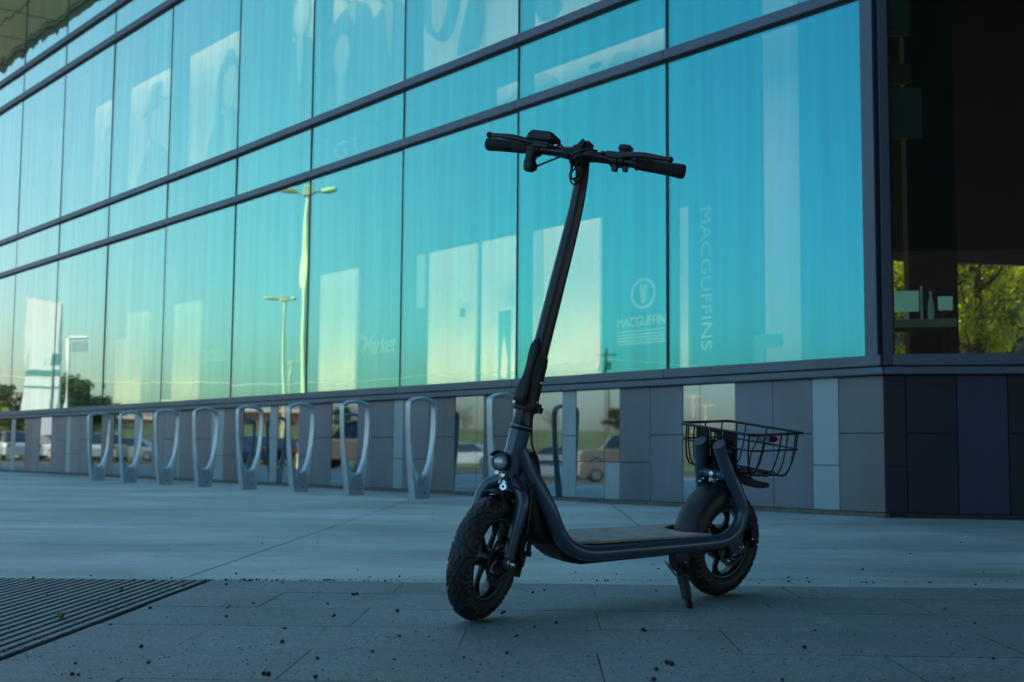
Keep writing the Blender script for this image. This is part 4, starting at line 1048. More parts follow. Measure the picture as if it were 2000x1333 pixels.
# cables
cbl = MB()
cbl.tube([barp(-.054, .018, .009), barp(-.036, .030, .006), barp(-.012, .040, -.020), axp(.945, -.004, .058), axp(.925, .004, .050), axp(.935, .012, .040)], .0026, 8, smooth=7)
cbl.tube([barp(.054, .018, .009), barp(.030, .034, .004), barp(.004, .044, -.018), axp(.940, -.012, .058), axp(.915, -.008, .048), axp(.93, .006, .036)], .0026, 8, smooth=7)
cbl.tube([tc_ + SZ * -.044 + SV * .018, barp(-.06, .02, -.030), barp(-.02, .036, -.022), axp(.950, .008, .054), axp(.915, .012, .046)], .0026, 8, smooth=7)
cbl.tube([barp(-.04, .02, -.008), barp(-.015, .038, -.014), axp(.955, -.014, .050), axp(.925, -.020, .040), axp(.905, -.006, .036), axp(.93, .008, .034)], .0022, 8, smooth=7)
cbl.tube([barp(.07, .014, -.004), barp(.02, .034, -.012), axp(.950, .0, .052), axp(.925, -.016, .046), axp(.912, -.0, .040), axp(.918, .008, .034)], .0022, 8, smooth=7)
sp(cbl, 'control_cable', M['black'], smooth=60)
c2 = MB()
c2.tube([axp(.36, .004, -.03), P(.136, .020, .430), P(.138, .028, .405), P(.150, .034, .38), P(.160, .030, .345)], .0026, 8, smooth=6)
c2.tube([axp(.200, .020, .012), axp(.185, .040, .020), axp(.160, .060, .0), P(.115, .062, .315), P(.105, .074, .25), P(.095, .084, .215), axp(.055, .082, -.026)], .0024, 8, smooth=6)
c2.tube([axp(.19, .012, .024), axp(.176, .030, .034), axp(.172, .052, .018), P(.13, .055, .325)], .0022, 8, smooth=6)
sp(c2, 'brake_cable', M['black'], smooth=60)
ck = MB()
pr = []
for k in range(26):
    t = k / 25; u = .178 + .11 * t + .02 * math.sin(t * 3); w_ = .262 - .115 * (1 - (1 - t) ** 1.7); pr.append(P(u - .012, .060, w_ - .012 + .0018 * (k % 2)))
ck.tube(pr, [.0042 + .0018 * (k % 2) for k in range(26)], 8)
sp(ck, 'cable_sleeve', M['black'], smooth=30)

# --- front and rear calipers
ca = MB()
for t, dt in ((.035, 0),): pass
ca.box(axp(.045, .060, -.030), (.018, .022, .050), (SV, SF, SZ)); ca.box(axp(.012, .062, -.042), (.020, .020, .030), (SV, SF, SZ)); ca.box(axp(.030, .070, -.052), (.014, .030, .012), (SV, SF, SZ))
ca.box(axp(-.012, .066, -.040), (.012, .012, .030), (SV, SF, SZ)); ca.tube([axp(.055, .080, -.030), axp(.035, .080, -.038)], .0062, 10)
for t in (.050, .072, .094): ca.lathe([(0, 0), (.0048, 0), (.0048, .009), (0, .009)], axp(t, .058, -.020), -SF, 10)
sp(ca, 'front_brake_caliper', M['blackm'], smooth=30, bevel=.002)
rc = MB()
rc.box(P(.968, .052, .175), (.030, .020, .036)); rc.box(P(.972, .060, .152), (.018, .014, .022)); rc.lathe([(0, 0), (.005, 0), (.005, .012), (0, .012)], P(.95, .05, .205), P(1, 0, .4), 10)
rc.tube([P(.974, .062, .140), P(.955, .066, .125), P(.935, .068, .110)], .0016, 6)
sp(rc, 'rear_brake_caliper', M['blackm'], smooth=30, bevel=.002)
rb2 = MB(); rb2.lathe([(0, 0), (.0035, 0), (.0035, .003), (0, .004)], P(.952, .066, .165), P(0, 1, 0), 10); rb2.lathe([(0, 0), (.003, 0), (.003, .003), (0, .004)], P(.972, .068, .150), P(0, 1, 0), 10)
sp(rb2, 'caliper_bolt', M['steel'], smooth=30)

# --- kickstand
kf = P(.6074, .1543, .0217)
kd = (P(.640, .085, .120) - kf).normalized()
ks = MB()
ks.prism([P(.615, .060, .148), P(.672, .060, .148), P(.672, .060, .118), P(.645, .066, .095), P(.620, .066, .100)], P(0, .028, 0))
ks.box(kf + kd * .095, (.026, .018, .055), (P(1, 0, 0), (P(0, 1, 0) - kd * P(0, 1, 0).dot(kd)).normalized(), kd))
kk = sp(ks, 'kickstand', M['blackm'], smooth=30, bevel=.002)
kl = MB(); x_ = kd.orthogonal().normalized(); y_ = kd.cross(x_)
kl.loft([sup(kf + kd * .022, x_, y_, .0105, .0105, 2.5), sup(kf + kd * .030, x_, y_, .0135, .0130, 2.5), sup(kf + kd * .078, x_, y_, .0150, .0140, 2.5), sup(kf + kd * .082, x_, y_, .0165, .016, 2.5), sup(kf + kd * .088, x_, y_, .013, .013, 2.5)])
sp(kl, 'leg', M['black'], kk, 40)
fp = MB(); fp.loft([sup(kf - kd * .016, P(1, 0, 0), P(0, 1, 0), .017, .013, 2.5), sup(kf - kd * .010, P(1, 0, 0), P(0, 1, 0), .018, .014, 2.5), sup(kf - kd * .003, x_, y_, .012, .011, 2.2), sup(kf + kd * .024, x_, y_, .0100, .0100, 2.2)])
sp(fp, 'foot', M['blackm'], kk, 40)
sg = MB(); q0, q1 = P(.588, .075, .128), P(.628, .094, .080); L_ = (q1 - q0); ex_ = L_.orthogonal().normalized(); ey = L_.normalized().cross(ex_); pts = []
for k in range(16 * 10 + 1):
    t = k / 160; a = 2 * math.pi * k / 10; pts.append(q0 + L_ * (.12 + .76 * t) + ex_ * (.0030 * math.cos(a)) + ey * (.0030 * math.sin(a)))
sg.tube([q0] + pts + [q1], .0009, 5); sp(sg, 'spring', M['spring'], kk, 60)
sp(MB().lathe([(0, 0), (.005, 0), (.005, .003), (0, .004)], P(.652, .089, .118), P(0, 1, 0), 12), 'pivot_bolt', M['steel'], kk, 30)

# --- rear quick lever under the basket
ql = MB(); ql.tube([P(.865, .03, .345), P(.905, .028, .338), P(.95, .026, .325), P(.99, .024, .313), P(1.03, .022, .308), P(1.052, .020, .307)], [.014, .020, .016, .011, .0095, .0075], 14, smooth=5, up=(0, 0, 1), flat=.7)
ql.ball(P(1.056, .020, .307), .0075, 12)
sp(ql, 'clamp_lever', M['black'], smooth=50)

# --- wire basket
bk = empty('wire_basket'); bk.parent = root
def rrect(u0, u1, hv, w_, r, n=6, tiltu=0):
    out = []
    for cu, cv, a0 in ((u1 - r, hv - r, 0), (u0 + r, hv - r, 90), (u0 + r, -hv + r, 180), (u1 - r, -hv + r, 270)):
        for k in range(n + 1):
            a = R(a0 + 90 * k / n); uu = cu + r * math.cos(a); vv = cv + r * math.sin(a)
            out.append(P(uu, vv, w_ + tiltu * (uu - u0)))
    return out
WR = .0025
rimr = MB().tube(rrect(.826, 1.054, .134, .461, .022, tiltu=.045), .0040, 10, closed=True); sp(rimr, 'top_rim', M['blackm'], bk, 60)
sp(MB().tube(rrect(.832, 1.046, .128, .418, .020, tiltu=.03), .0026, 8, closed=True), 'middle_ring', M['blackm'], bk, 60)
wr = MB()
def uwire(a, b, bot, bulge=.010):
    (u0, v0), (u1, v1) = a, b
    f = lambda u: .461 + .045 * (u - .826)
    pts = [P(u0, v0, f(u0)), P(u0 + (u1 - u0) * .015, v0 + (v1 - v0) * .015, .418), P(u0 + (u1 - u0) * .06, v0 + (v1 - v0) * .06, .372), P(u0 + (u1 - u0) * .10, v0 + (v1 - v0) * .10, bot + .010), P(u0 + (u1 - u0) * .16, v0 + (v1 - v0) * .16, bot),
           P((u0 + u1) / 2, (v0 + v1) / 2, bot), P(u1 - (u1 - u0) * .16, v1 - (v1 - v0) * .16, bot), P(u1 - (u1 - u0) * .10, v1 - (v1 - v0) * .10, bot + .010), P(u1 - (u1 - u0) * .06, v1 - (v1 - v0) * .06, .372), P(u1 - (u1 - u0) * .015, v1 - (v1 - v0) * .015, .418), P(u1, v1, f(u1))]
    wr.tube(pts, WR, 8, smooth=4)
for u in (.872, .945, 1.018): uwire((u, -.134), (u, .134), .345)
for v in (-.075, 0, .075): uwire((.828, v), (1.054, v), .3475)
for v in (-.110, .110):
    uwire((.836, v), (1.050, v * .95), .350)
sp(wr, 'basket_wire', M['blackm'], bk, 60)
pl = MB()
pl.box(P(.940, 0, .3525), (.150, .15, .003)); 
sp(pl, 'bottom_plate', mat('basket_plate', (.022, .025, .030), .85, 0, spec=.15, var=(20, .3)), bk, bevel=.001)
bp_ = MB()
def strip(v0, v1, w0, w1): 
    f = lambda w_: .829 + (.457 - w_) * .20
    bp_.add([P(f(w0), v0, w0), P(f(w0), v1, w0), P(f(w1), v1, w1), P(f(w1), v0, w1), P(f(w0) + .003, v0, w0), P(f(w0) + .003, v1, w0), P(f(w1) + .003, v1, w1), P(f(w1) + .003, v0, w1)],
            [(0, 1, 2, 3), (7, 6, 5, 4), (0, 4, 5, 1), (1, 5, 6, 2), (2, 6, 7, 3), (3, 7, 4, 0)])
strip(-.069, -.0235, .345, .457); strip(.026, .069, .345, .457)
strip(-.020, .0225, .345, .432); strip(-.020, -.0165, .4325, .457); strip(.003, .0225, .4325, .457); strip(-.0165, .003, .4505, .457)
strip(-.0232, -.0203, .345, .385); strip(.0228, .0257, .345, .385); strip(-.0232, -.0203, .405, .412); strip(.0228, .0257, .405, .412)
sp(bp_, 'back_plate', M['blackm'], bk)
cp_ = MB()
for w_, v in ((.405, .048), (.362, .050)):
    cp_.tube([P(.822 + (.42 - w_) * .4, v - .012, w_), P(.850 + (.42 - w_) * .4, v + .012, w_ + .002)], .0090, 14)
sp(cp_, 'clamp_block', M['frame'], bk, 40)
cs = MB()
for w_, v in ((.407, .0605), (.364, .0625)): cs.lathe([(0, 0), (.0035, 0), (.0035, .003), (0, .004)], P(.838 + (.42 - w_) * .4, v, w_), P(.2, 1, .1), 10)
sp(cs, 'clamp_bolt', M['steel'], bk, 30)
tl = MB(); tl.box(P(1.034, -.006, .440), (.003, .070, .024)); tlo = sp(tl, 'tail_light', M['greyp'], bk, bevel=.001)
tb = MB(); tb.box(P(1.046, .004, .440), (.018, .052, .018)); sp(tb, 'housing', M['black'], tlo, 30, bevel=.003)
rl = MB(); rl.loft([sup(P(1.056, .012, .440), P(0, 1, 0), P(0, 0, 1), .026, .0095), sup(P(1.062, .012, .440), P(0, 1, 0), P(0, 0, 1), .025, .009), sup(P(1.068, .012, .440), P(0, 1, 0), P(0, 0, 1), .018, .0055)]); sp(rl, 'red_lens', M['red'], tlo, 40)
tbb = MB()
for v in (-.032, .018): tbb.lathe([(0, 0), (.0045, 0), (.0045, .003), (.002, .006), (0, .007)], P(1.032, v, .443), P(-1, 0, 0), 10)
sp(tbb, 'bolt', M['steel'], tlo, 30)
sp(MB().tube([P(1.030, -.006, .440), P(1.018, -.004, .425), P(1.000, -.002, .40), P(.992, .0, .37), P(.985, .004, .350), P(.975, .01, .335), P(.95, .015, .325)], .0020, 8, smooth=5), 'light_cable', M['black'], bk, 60)

# ------------------------------------------------------------------ seed pods lying about
def pod_mesh(seed, r=.0062):
    random.seed(seed); b = MB(); rings = []; n = 10
    for i in range(1, 7):
        a = math.pi * i / 7; rings.append([Vector((r * math.sin(a) * math.cos(2 * math.pi * k / n) * random.uniform(.6, 1.3), r * .85 * math.sin(a) * math.sin(2 * math.pi * k / n) * random.uniform(.8, 1.2), r * .72 + r * .72 * math.cos(a))) for k in range(n)])
    b.loft(rings)
    if seed % 2: b.tube([Vector((r * .8, 0, r)), Vector((r * 1.5, r * .4, r * 1.2))], [.0009, .0006], 5)
    return b
pods = [pod_mesh(s).build('seed_pod', M['pod'], smooth=60) for s in (1, 2, 3, 4)]
husk = pod_mesh(9, .0045).build('seed_husk', M['podr'], smooth=60)
spots = [(147, 1299), (141, 1322), (153, 1322), (65, 1130), (178, 1126), (92, 1163), (293, 1191), (276, 1267), (215, 1223), (441, 1135), (442, 1144), (359, 1148), (335, 1131), (461, 1123), (448, 1186), (444, 1190), (442, 1207), (495, 1181), (556, 1230), (551, 1258), (515, 1321), (524, 1322), (616, 1327), (653, 1205), (650, 1207), (697, 1163), (690, 1164), (698, 1115), (722, 1129), (776, 1197), (770, 1291), (780, 1128),
         (985, 1198), (980, 1201), (1044, 1227), (1087, 1219), (1018, 1111), (1063, 1155), (1124, 1119), (1204, 1123), (1008, 1246), (1277, 1332), (1282, 1312), (1256, 1234), (1260, 1235), (1303, 1299), (1312, 1302), (1528, 1332), (1571, 1269), (1592, 1234), (1685, 1114), (1778, 1083), (1904, 1220), (1921, 1119), (1996, 1118), (1118, 1013), (1286, 1113), (1275, 1104), (1577, 1131), (1573, 1137), (1580, 1139), (1540, 1138), (1684, 1139), (1692, 1140), (1706, 1140), (1816, 1140), (1905, 1144), (1119, 1135), (1166, 1136), (1182, 1136), (1187, 1136), (1877, 1061), (1500, 1185), (838, 1246), (906, 1287), (1040, 1160), (620, 1290), (990, 1279), (1010, 1244), (1630, 1074), (512, 1062), (845, 1015), (930, 1130), (240, 1040), (330, 1075), (150, 1020), (620, 1062), (1940, 1290), (640, 1182)]
spots += [(x, 1134.4 + (x - 380) * .005 + random.uniform(-1, 1)) for x in (476, 481, 487, 492, 501, 507, 520, 531, 541, 590, 597, 602, 634, 640, 645, 652, 711, 720, 738, 752, 402, 408, 262, 231, 300)]
random.seed(21)
for i, (x, y) in enumerate(spots):
    p = ground(x, y + 1)
    q = pods[i] if i < 4 else pods[i % 4].copy()
    if i >= 4: col.objects.link(q)
    s_ = random.uniform(.42, .92) * (.8 if y < 1145 else 1); q.location = (p.x, p.y, .002); q.rotation_euler = (0, 0, random.uniform(0, 6.3)); q.scale = (s_, s_, s_)
    if y < 1131: tag(q, 'small dark dry seed pod lying on the smooth concrete', 'seed pod', 'dark seed pods scattered on the concrete')
    elif y < 1146: tag(q, 'small dark dry seed pod lying along the seam between concrete and stone paving', 'seed pod', 'dark seed pods gathered along the paving seam')
    else: tag(q, 'small dark dry seed pod lying on the stone paving', 'seed pod', 'dark seed pods scattered on the stone paving')
for i, (x, y) in enumerate([(289, 1299), (552, 1141), (780, 1247), (727, 1277), (1282, 1157), (1846, 1193), (1540, 1131), (1435, 1153), (1860, 1330), (1310, 1298)]):
    q = husk if i == 0 else husk.copy()
    if i: col.objects.link(q)
    p = ground(x, y); q.location = (p.x, p.y, .002); q.rotation_euler = (0, 0, i * 1.3)
    tag(q, 'small reddish brown seed husk lying on the paving', 'seed husk', 'reddish seed husks on the paving')
# fine grit and crumbs swept over the paving
random.seed(5); gt = MB()
for k in range(2600):
    if k < 500: x, y = random.uniform(380, 2000), 1135 + random.gauss(0, 1.2); x = x if random.random() < .6 else 380 + (x - 380) * .3
    elif k < 700: t_ = random.random(); x, y = 375 * t_ + random.gauss(0, 3), 1280 - 147 * t_ + random.gauss(0, 2.5)
    else: x, y = random.uniform(0, 2000), random.uniform(960, 1333) if random.random() < .3 else random.uniform(1130, 1333)
    p = ground(x, y); r_ = random.uniform(.0006, .0019) if k > 60 else random.uniform(.002, .003); a_ = random.uniform(0, 6.28)
    e1 = Vector((math.cos(a_), math.sin(a_), 0)) * r_ * random.uniform(1, 1.9); e2 = Vector((-math.sin(a_), math.cos(a_), 0)) * r_
    p.z = .0025
    gt.add([p + e1, p + e2, p - e1, p - e2, p + Z * r_ * 1.1], [(0, 1, 4), (1, 2, 4), (2, 3, 4), (3, 0, 4)], random.choice((0, 0, 1)))
tag(gt.build('grit', [M['pod'], mat('grit_pale', (.30, .28, .24), .9)]), 'fine dark and pale grit scattered over the paving', 'grit', kind='stuff')
# weeds in the grate
def weed(n, h, seed):
    random.seed(seed); b = MB()
    for k in range(n):
        a = random.uniform(0, 6.28); l = h * random.uniform(.6, 1.2); d_ = Vector((math.cos(a), math.sin(a), 0)); s_ = Vector((-d_.y, d_.x, 0)) * .0022
        c0, c1, c2_ = Vector((0, 0, 0)), d_ * l * .35 + Z * l * .7, d_ * l * .8 + Z * l * .75
        b.add([c0 - s_ * .5, c0 + s_ * .5, c1 + s_, c1 - s_, c2_], [(0, 1, 2, 3), (3, 2, 4)])
        if k % 3 == 0:
            e = c2_; b.add([e, e + s_ * 2 + d_ * .004, e + d_ * .010, e - s_ * 2 + d_ * .004], [(0, 1, 2, 3)])
    return b
for i, (x, y, n_, h_) in enumerate([(120, 1212, 16, .030), (195, 1178, 8, .020), (237, 1155, 7, .018), (132, 1158, 4, .012)]):
    q = weed(n_, h_, i).build('weed', M['weed']); p = ground(x, y); q.location = (p.x, p.y, -.004)
    tag(q, ['largest tuft of bright green weed in the drain grate', 'small green weed in the middle of the drain grate', 'small green weed near the far edge of the drain grate', 'tiniest green sprout in the drain grate left of the others'][i], 'weed', 'weeds growing in the drain grate')

# ------------------------------------------------------------------ the surroundings seen only as reflections
M['trunk'] = mat('bark', (.12, .09, .065), .9)
M['leaf1'] = mat('leaf_olive', (.10, .12, .025), .6); M['leaf2'] = mat('leaf_dark', (.045, .065, .02), .6); M['leaf3'] = mat('leaf_yellow', (.28, .26, .035), .55)
M['pole'] = mat('lamp_pole_paint', (.98, .70, .42), .5)
def street_lamp(h=9.4, arms=2):
    r = empty('street_lamp'); MB().tube([(0, 0, 0), (0, 0, h - .2)], [.12, .085], 14).tube([(0, 0, 0), (0, 0, .5)], .26, 14).build('pole', M['pole'], r, smooth=40)
    for s in ((-1, 1) if arms == 2 else (1,)):
        MB().tube([(0, 0, h - .25), (0, s * .35, h - .12), (0, s * .5, h - .1)], .035, 8).build('arm', M['pole'], r, smooth=40)
        b = MB(); b.loft([sup(Vector((0, s * .42, h - .1)), Vector((1, 0, 0)), Z, .08, .05), sup(Vector((0, s * .62, h - .06)), Vector((1, 0, 0)), Z, .17, .10), sup(Vector((0, s * .95, h - .03)), Vector((1, 0, 0)), Z, .16, .08), sup(Vector((0, s * 1.02, h - .03)), Vector((1, 0, 0)), Z, .08, .03)])
        b.build('lamp_head', M['pole'], r, smooth=40)
    MB().box((0, 0, h - .05), (.3, .36, .36)).build('hub_box', M['pole'], r, bevel=.02)
    return r
lamp0 = street_lamp()
va = math.atan2(ray(600, 500).x, 1)
LP = [(596, 42.5, 1, 'tall sunlit twin street lamp reflected beside a glass joint'), (552, 73, 1, 'smaller twin street lamp reflected left of the tall one'), (569, 125, 1, 'smallest twin street lamp reflected low between the two taller poles'),
      (1353, 160, 1, 'distant twin street lamp reflected in the left mirror panel behind the basket'), (1378, 185, 1, 'distant twin street lamp reflected in the right mirror panel behind the basket')]
for i, (x, D, f, lab) in enumerate(LP):
    l_ = lamp0 if i == 0 else copy_tree(lamp0); l_.location = mirpx(x, D, 0, f)
    vd = Vector((l_.location.x, l_.location.y)) - ja; l_.rotation_euler.z = math.atan2(vd.y, vd.x) + R(10)
    tag(l_, lab, 'street lamp', 'street lamps in the car park')
def utility(x, D, h, lab):
    r = empty('utility_pole', mirpx(x, D, 0, 1)); MB().tube([(0, 0, 0), (0, 0, h)], [.16, .11], 12).build('pole', M['trunk'], r, smooth=40)
    MB().box((0, 0, h - .6), (.12, 2.0, .12)).build('cross_arm', M['trunk'], r)
    MB().tube([(.25, .3, h - 1.9), (.25, .3, h - 1.2)], .2, 14).tube([(-.2, -.6, h - 1.9), (-.2, -.6, h - 1.4)], .15, 14).build('transformer', mat('transformer_grey', (.4, .4, .38), .5), r, smooth=40)
    vd = Vector((r.location.x, r.location.y)) - ja; r.rotation_euler.z = math.atan2(vd.y, vd.x); return tag(r, lab, 'utility pole', 'utility poles beyond the car park')
up1 = utility(1187, 115, 9.9, 'wooden utility pole with transformers reflected left of the third glass joint')
up2 = utility(-330, 118, 9.5, 'wooden utility pole far beyond the left edge')
up3 = utility(2250, 105, 9.5, 'wooden utility pole beyond the car park on the right')
def cable(a, b_, h, sag_, lab):
    pts = []
    for k in range(41):
        t = k / 40; p = a.lerp(b_, t); pts.append(Vector((p.x, p.y, h - sag_ * 4 * t * (1 - t))))
    return tag(MB().tube(pts, .045, 6).build('overhead_cable', mat('cable_pale', (.75, .60, .45), .6)), lab, 'cable', 'overhead cables between the utility poles')
cable(up2.location, up1.location, 8.9, 2.3, 'overhead cable sagging across the reflected sky, left span')
cable(up1.location, up3.location, 8.9, 1.0, 'overhead cable across the reflected sky, right span')

def tree(name, loc, h, cr, seed, leafn=2600, ls=.16, m=None, lab='', grp=None, bare=False, low=.25):
    random.seed(seed); r = empty(name, loc); b = MB()
    b.tube([(0, 0, 0), (.05 * h * .1, 0, h * .3), (0, .05, h * .6), (0, 0, h * .85)], [h * .03, h * .022, h * .014, h * .004], 8, smooth=3)
    tips = []
    for k in range(26 if bare else 12):
        z0 = h * random.uniform(.2, .75); a = random.uniform(0, 6.28); l = cr * random.uniform(.6, 1.1) * (1.1 - z0 / h * .6)
        e = Vector((math.cos(a) * l, math.sin(a) * l, z0 + l * random.uniform(.4, 1.0))); mid = Vector((math.cos(a) * l * .5, math.sin(a) * l * .5, z0 + l * .2))
        b.tube([(0, 0, z0), mid, e], [h * .010, h * .006, h * .002], 5, smooth=2); tips.append(e)
        if bare:
            for j in range(6):
                e2 = e + Vector((random.uniform(-1, 1), random.uniform(-1, 1), random.uniform(.1, 1.2))) * cr * .4; b.tube([mid.lerp(e, random.random()), e2], [h * .003, h * .001], 4)
    b.build('trunk', M['trunk'], r, smooth=50)
    if not bare:
        cl_ = [(Vector((random.gauss(0, .42) * cr, random.gauss(0, .42) * cr, h * (low + (1 - low) * random.random() ** .8 * .97))), random.uniform(.18, .38) * cr) for _ in range(26)]
        cl_ = [(Vector((c.x * (1.15 - abs(c.z / h - .5)), c.y * (1.15 - abs(c.z / h - .5)), c.z)), q) for c, q in cl_]
        fo_ = MB()
        for k in range(leafn):
            c, q = random.choice(cl_); v = Vector((random.gauss(0, .5), random.gauss(0, .5), random.gauss(0, .45))) * q; p = c + v
            if p.z > h: continue
            x_ = Vector((random.uniform(-1, 1), random.uniform(-1, 1), random.uniform(-1, 1))).normalized(); y_ = x_.orthogonal().normalized(); l = ls * random.uniform(.6, 1.3)
            fo_.add([p - x_ * l, p + y_ * l * .4, p + x_ * l, p - y_ * l * .4], [(0, 1, 2, 3)], random.choice((0, 0, 1, 2)) if m is None else random.choice(m))
        fo_.build('crown', [M['leaf1'], M['leaf2'], M['leaf3']], r)
    return tag(r, lab, 'tree', grp)
T_ = 'trees at the far side of the car park'
tree('broadleaf_tree', mirpx(112, 92, 0, 2), 5.8, 2.3, 1, 1800, .24, lab='dark green tree reflected right of the white pylon sign', grp=T_)
tree('broadleaf_tree', mirpx(150, 95, 0, 2), 5.6, 2.6, 2, 2400, .24, lab='broad green tree reflected behind the thin white pole', grp=T_)
tree('broadleaf_tree', mirpx(180, 96, 0, 2), 4.4, 2.0, 3, 1500, .24, lab='lower green tree reflected at the sill right of the broad one', grp=T_)
tree('broadleaf_tree', mirpx(85, 90, 0, 2), 4.4, 2.4, 4, 1500, .24, lab='green tree reflected low in front of the pylon sign', grp=T_)
tree('broadleaf_tree', mirpx(14, 90, 0, 2), 4.9, 1.9, 5, 1500, .24, lab='leftmost small green tree reflected at the sill', grp=T_)
for i, (x, D, h, bare) in enumerate([(668, 120, 6.6, False), (690, 125, 7, True), (905, 110, 6.6, True), (1075, 112, 6.2, True), (1205, 110, 6.5, False), (1608, 115, 7.6, True), (1625, 118, 6.8, True), (250, 110, 6.0, True), (560, 112, 6.6, True), (1345, 115, 5.5, True), (780, 115, 6.4, True)]):
    tree('bare_tree' if bare else 'broadleaf_tree', mirpx(x, D, 2.8, 1), h * .40, 1.15, 40 + i, 900, .16, m=(1, 1, 0), lab=['%s tree on the bank, reflected at %s' % ('bare winter' if bare else 'round dark', s) for s in ['the seventh hoop', 'the right leg of the seventh hoop', 'the panel left of the head tube', 'the panel right of the stem', 'the panel with the hoop edge', 'the pale panel right of the basket', 'the right edge of that pale panel', 'the second hoop', 'the sixth hoop', 'the basket mount', 'the eighth hoop']][i], grp='trees on the grass bank', bare=bare)
# a belt of trees and a hedge seen in the low wall at the far left
for i in range(7):
    tree('broadleaf_tree', mirpx(-190 + i * 46, 118 + (i % 2) * 6, 0, 2), 3.8 + (i % 3) * .5, 3.2, 70 + i, 1400, .3, lab='autumn coloured tree in the belt at the far left, number %d from its outer end' % (i + 1) if False else ['low olive tree at the outer end of the left tree belt', 'second low tree of the left belt', 'middle left low tree of the left belt', 'low tree in the very middle of the left belt', 'middle right low tree of the left belt', 'last but one low tree of the left belt', 'low tree at the inner end of the left belt'][i], grp='belt of low trees at the far left')
# grass bank, asphalt, building and cars beyond the plaza
def quad_v(name, xa, xb, ya, yb, z0, z1, m):
    b = MB(); b.add([mir(xa, ya, z0), mir(xb, ya, z0), mir(xb, yb, z1), mir(xa, yb, z1)], [(0, 1, 2, 3)]); return tag(b.build(name, m), kind='structure')
quad_v('car_park', -160, 180, 34, 78, .004, .004, M['asphalt'])
quad_v('grass_bank', -160, 180, 78, 96, .004, 2.9, M['lawn'])
quad_v('grass_field', -400, 400, 96, 600, 2.9, 3.2, mat('far_field', (.17, .13, .06), .9, var=(.05, .3)))
quad_v('car_park_lawn', -60, 70, 60.4, 66, .06, .10, M['lawn'])
# brick building
def brick_house(xv, D, wd, h, lab):
    r = empty('brick_building', mir(xv, D, 2.0)); d = Vector((mir(1, 0) - mir(0, 0))); d.normalize(); n = Vector((mir(0, 1) - mir(0, 0))).normalized()
    MB().box((0, 0, h / 2), (wd, 9, h), (d, n, Z)).build('wall', mat('brick', (.30, .15, .09), .85, var=(.8, .15)), r)
    MB().box((0, 0, h + .15), (wd + .6, 9.6, .3), (d, n, Z)).build('roof', M['beige'], r)
    for k in range(5):
        MB().box(d * (wd * (-.4 + .2 * k)) - n * 4.51 + Z * h * .5, (wd * .08, .06, h * .35), (d, n, Z)).build('window', M['joint'], r)
    return tag(r, lab, 'building')
brick_house(-22.5, 112, 9, 2.3, 'low brick building with a pale roof reflected between the fifth and sixth hoops')
brick_house(-33, 125, 6, 1.9, 'lower brown building reflected behind the second hoop')
# pylon sign and white lamp pole
pr_ = empty('pylon_sign', mirpx(79, 80, 0, 2)); dd = (mir(1, 0, 0, 2) - mir(0, 0, 0, 2)).normalized(); nn = (mir(0, 1, 0, 2) - mir(0, 0, 0, 2)).normalized()
MB().prism([dd * -.95, dd * .95, dd * .95 + Z * 9.7, dd * -.95 + Z * 10.1], nn * .5).build('body', M['white'], pr_)
tg = mat('teal_stripe', (.10, .32, .28), .5)
MB().box(dd * 0 + Z * 5.25 - nn * .02, (1.9, .04, .35), (dd, nn, Z)).box(Z * 4.35 - nn * .02, (1.9, .04, .08), (dd, nn, Z)).box(dd * .8 + Z * 6.1 - nn * .02, (.3, .04, .7), (dd, nn, Z)).build('stripe', tg, pr_)
tag(pr_, 'tall white pylon sign with teal stripes reflected near the left edge', 'pylon sign')
wp = empty('white_pole', mirpx(128, 60, 0, 2))
MB().tube([(0, 0, 0), (0, 0, 5.7)], .075, 12).tube([(0, 0, 5.75), dd * .9 + Z * 5.75], .08, 10).build('pole', M['white'], wp, smooth=40)
MB().box(dd * .55 + Z * 5.3, (.7, .1, .5), (dd, nn, Z)).build('sign_plate', mat('faded_sign', (.35, .45, .45), .6), wp)
tag(wp, 'thin white pole with side arm and faded plate, reflected right of the pylon sign', 'sign pole')

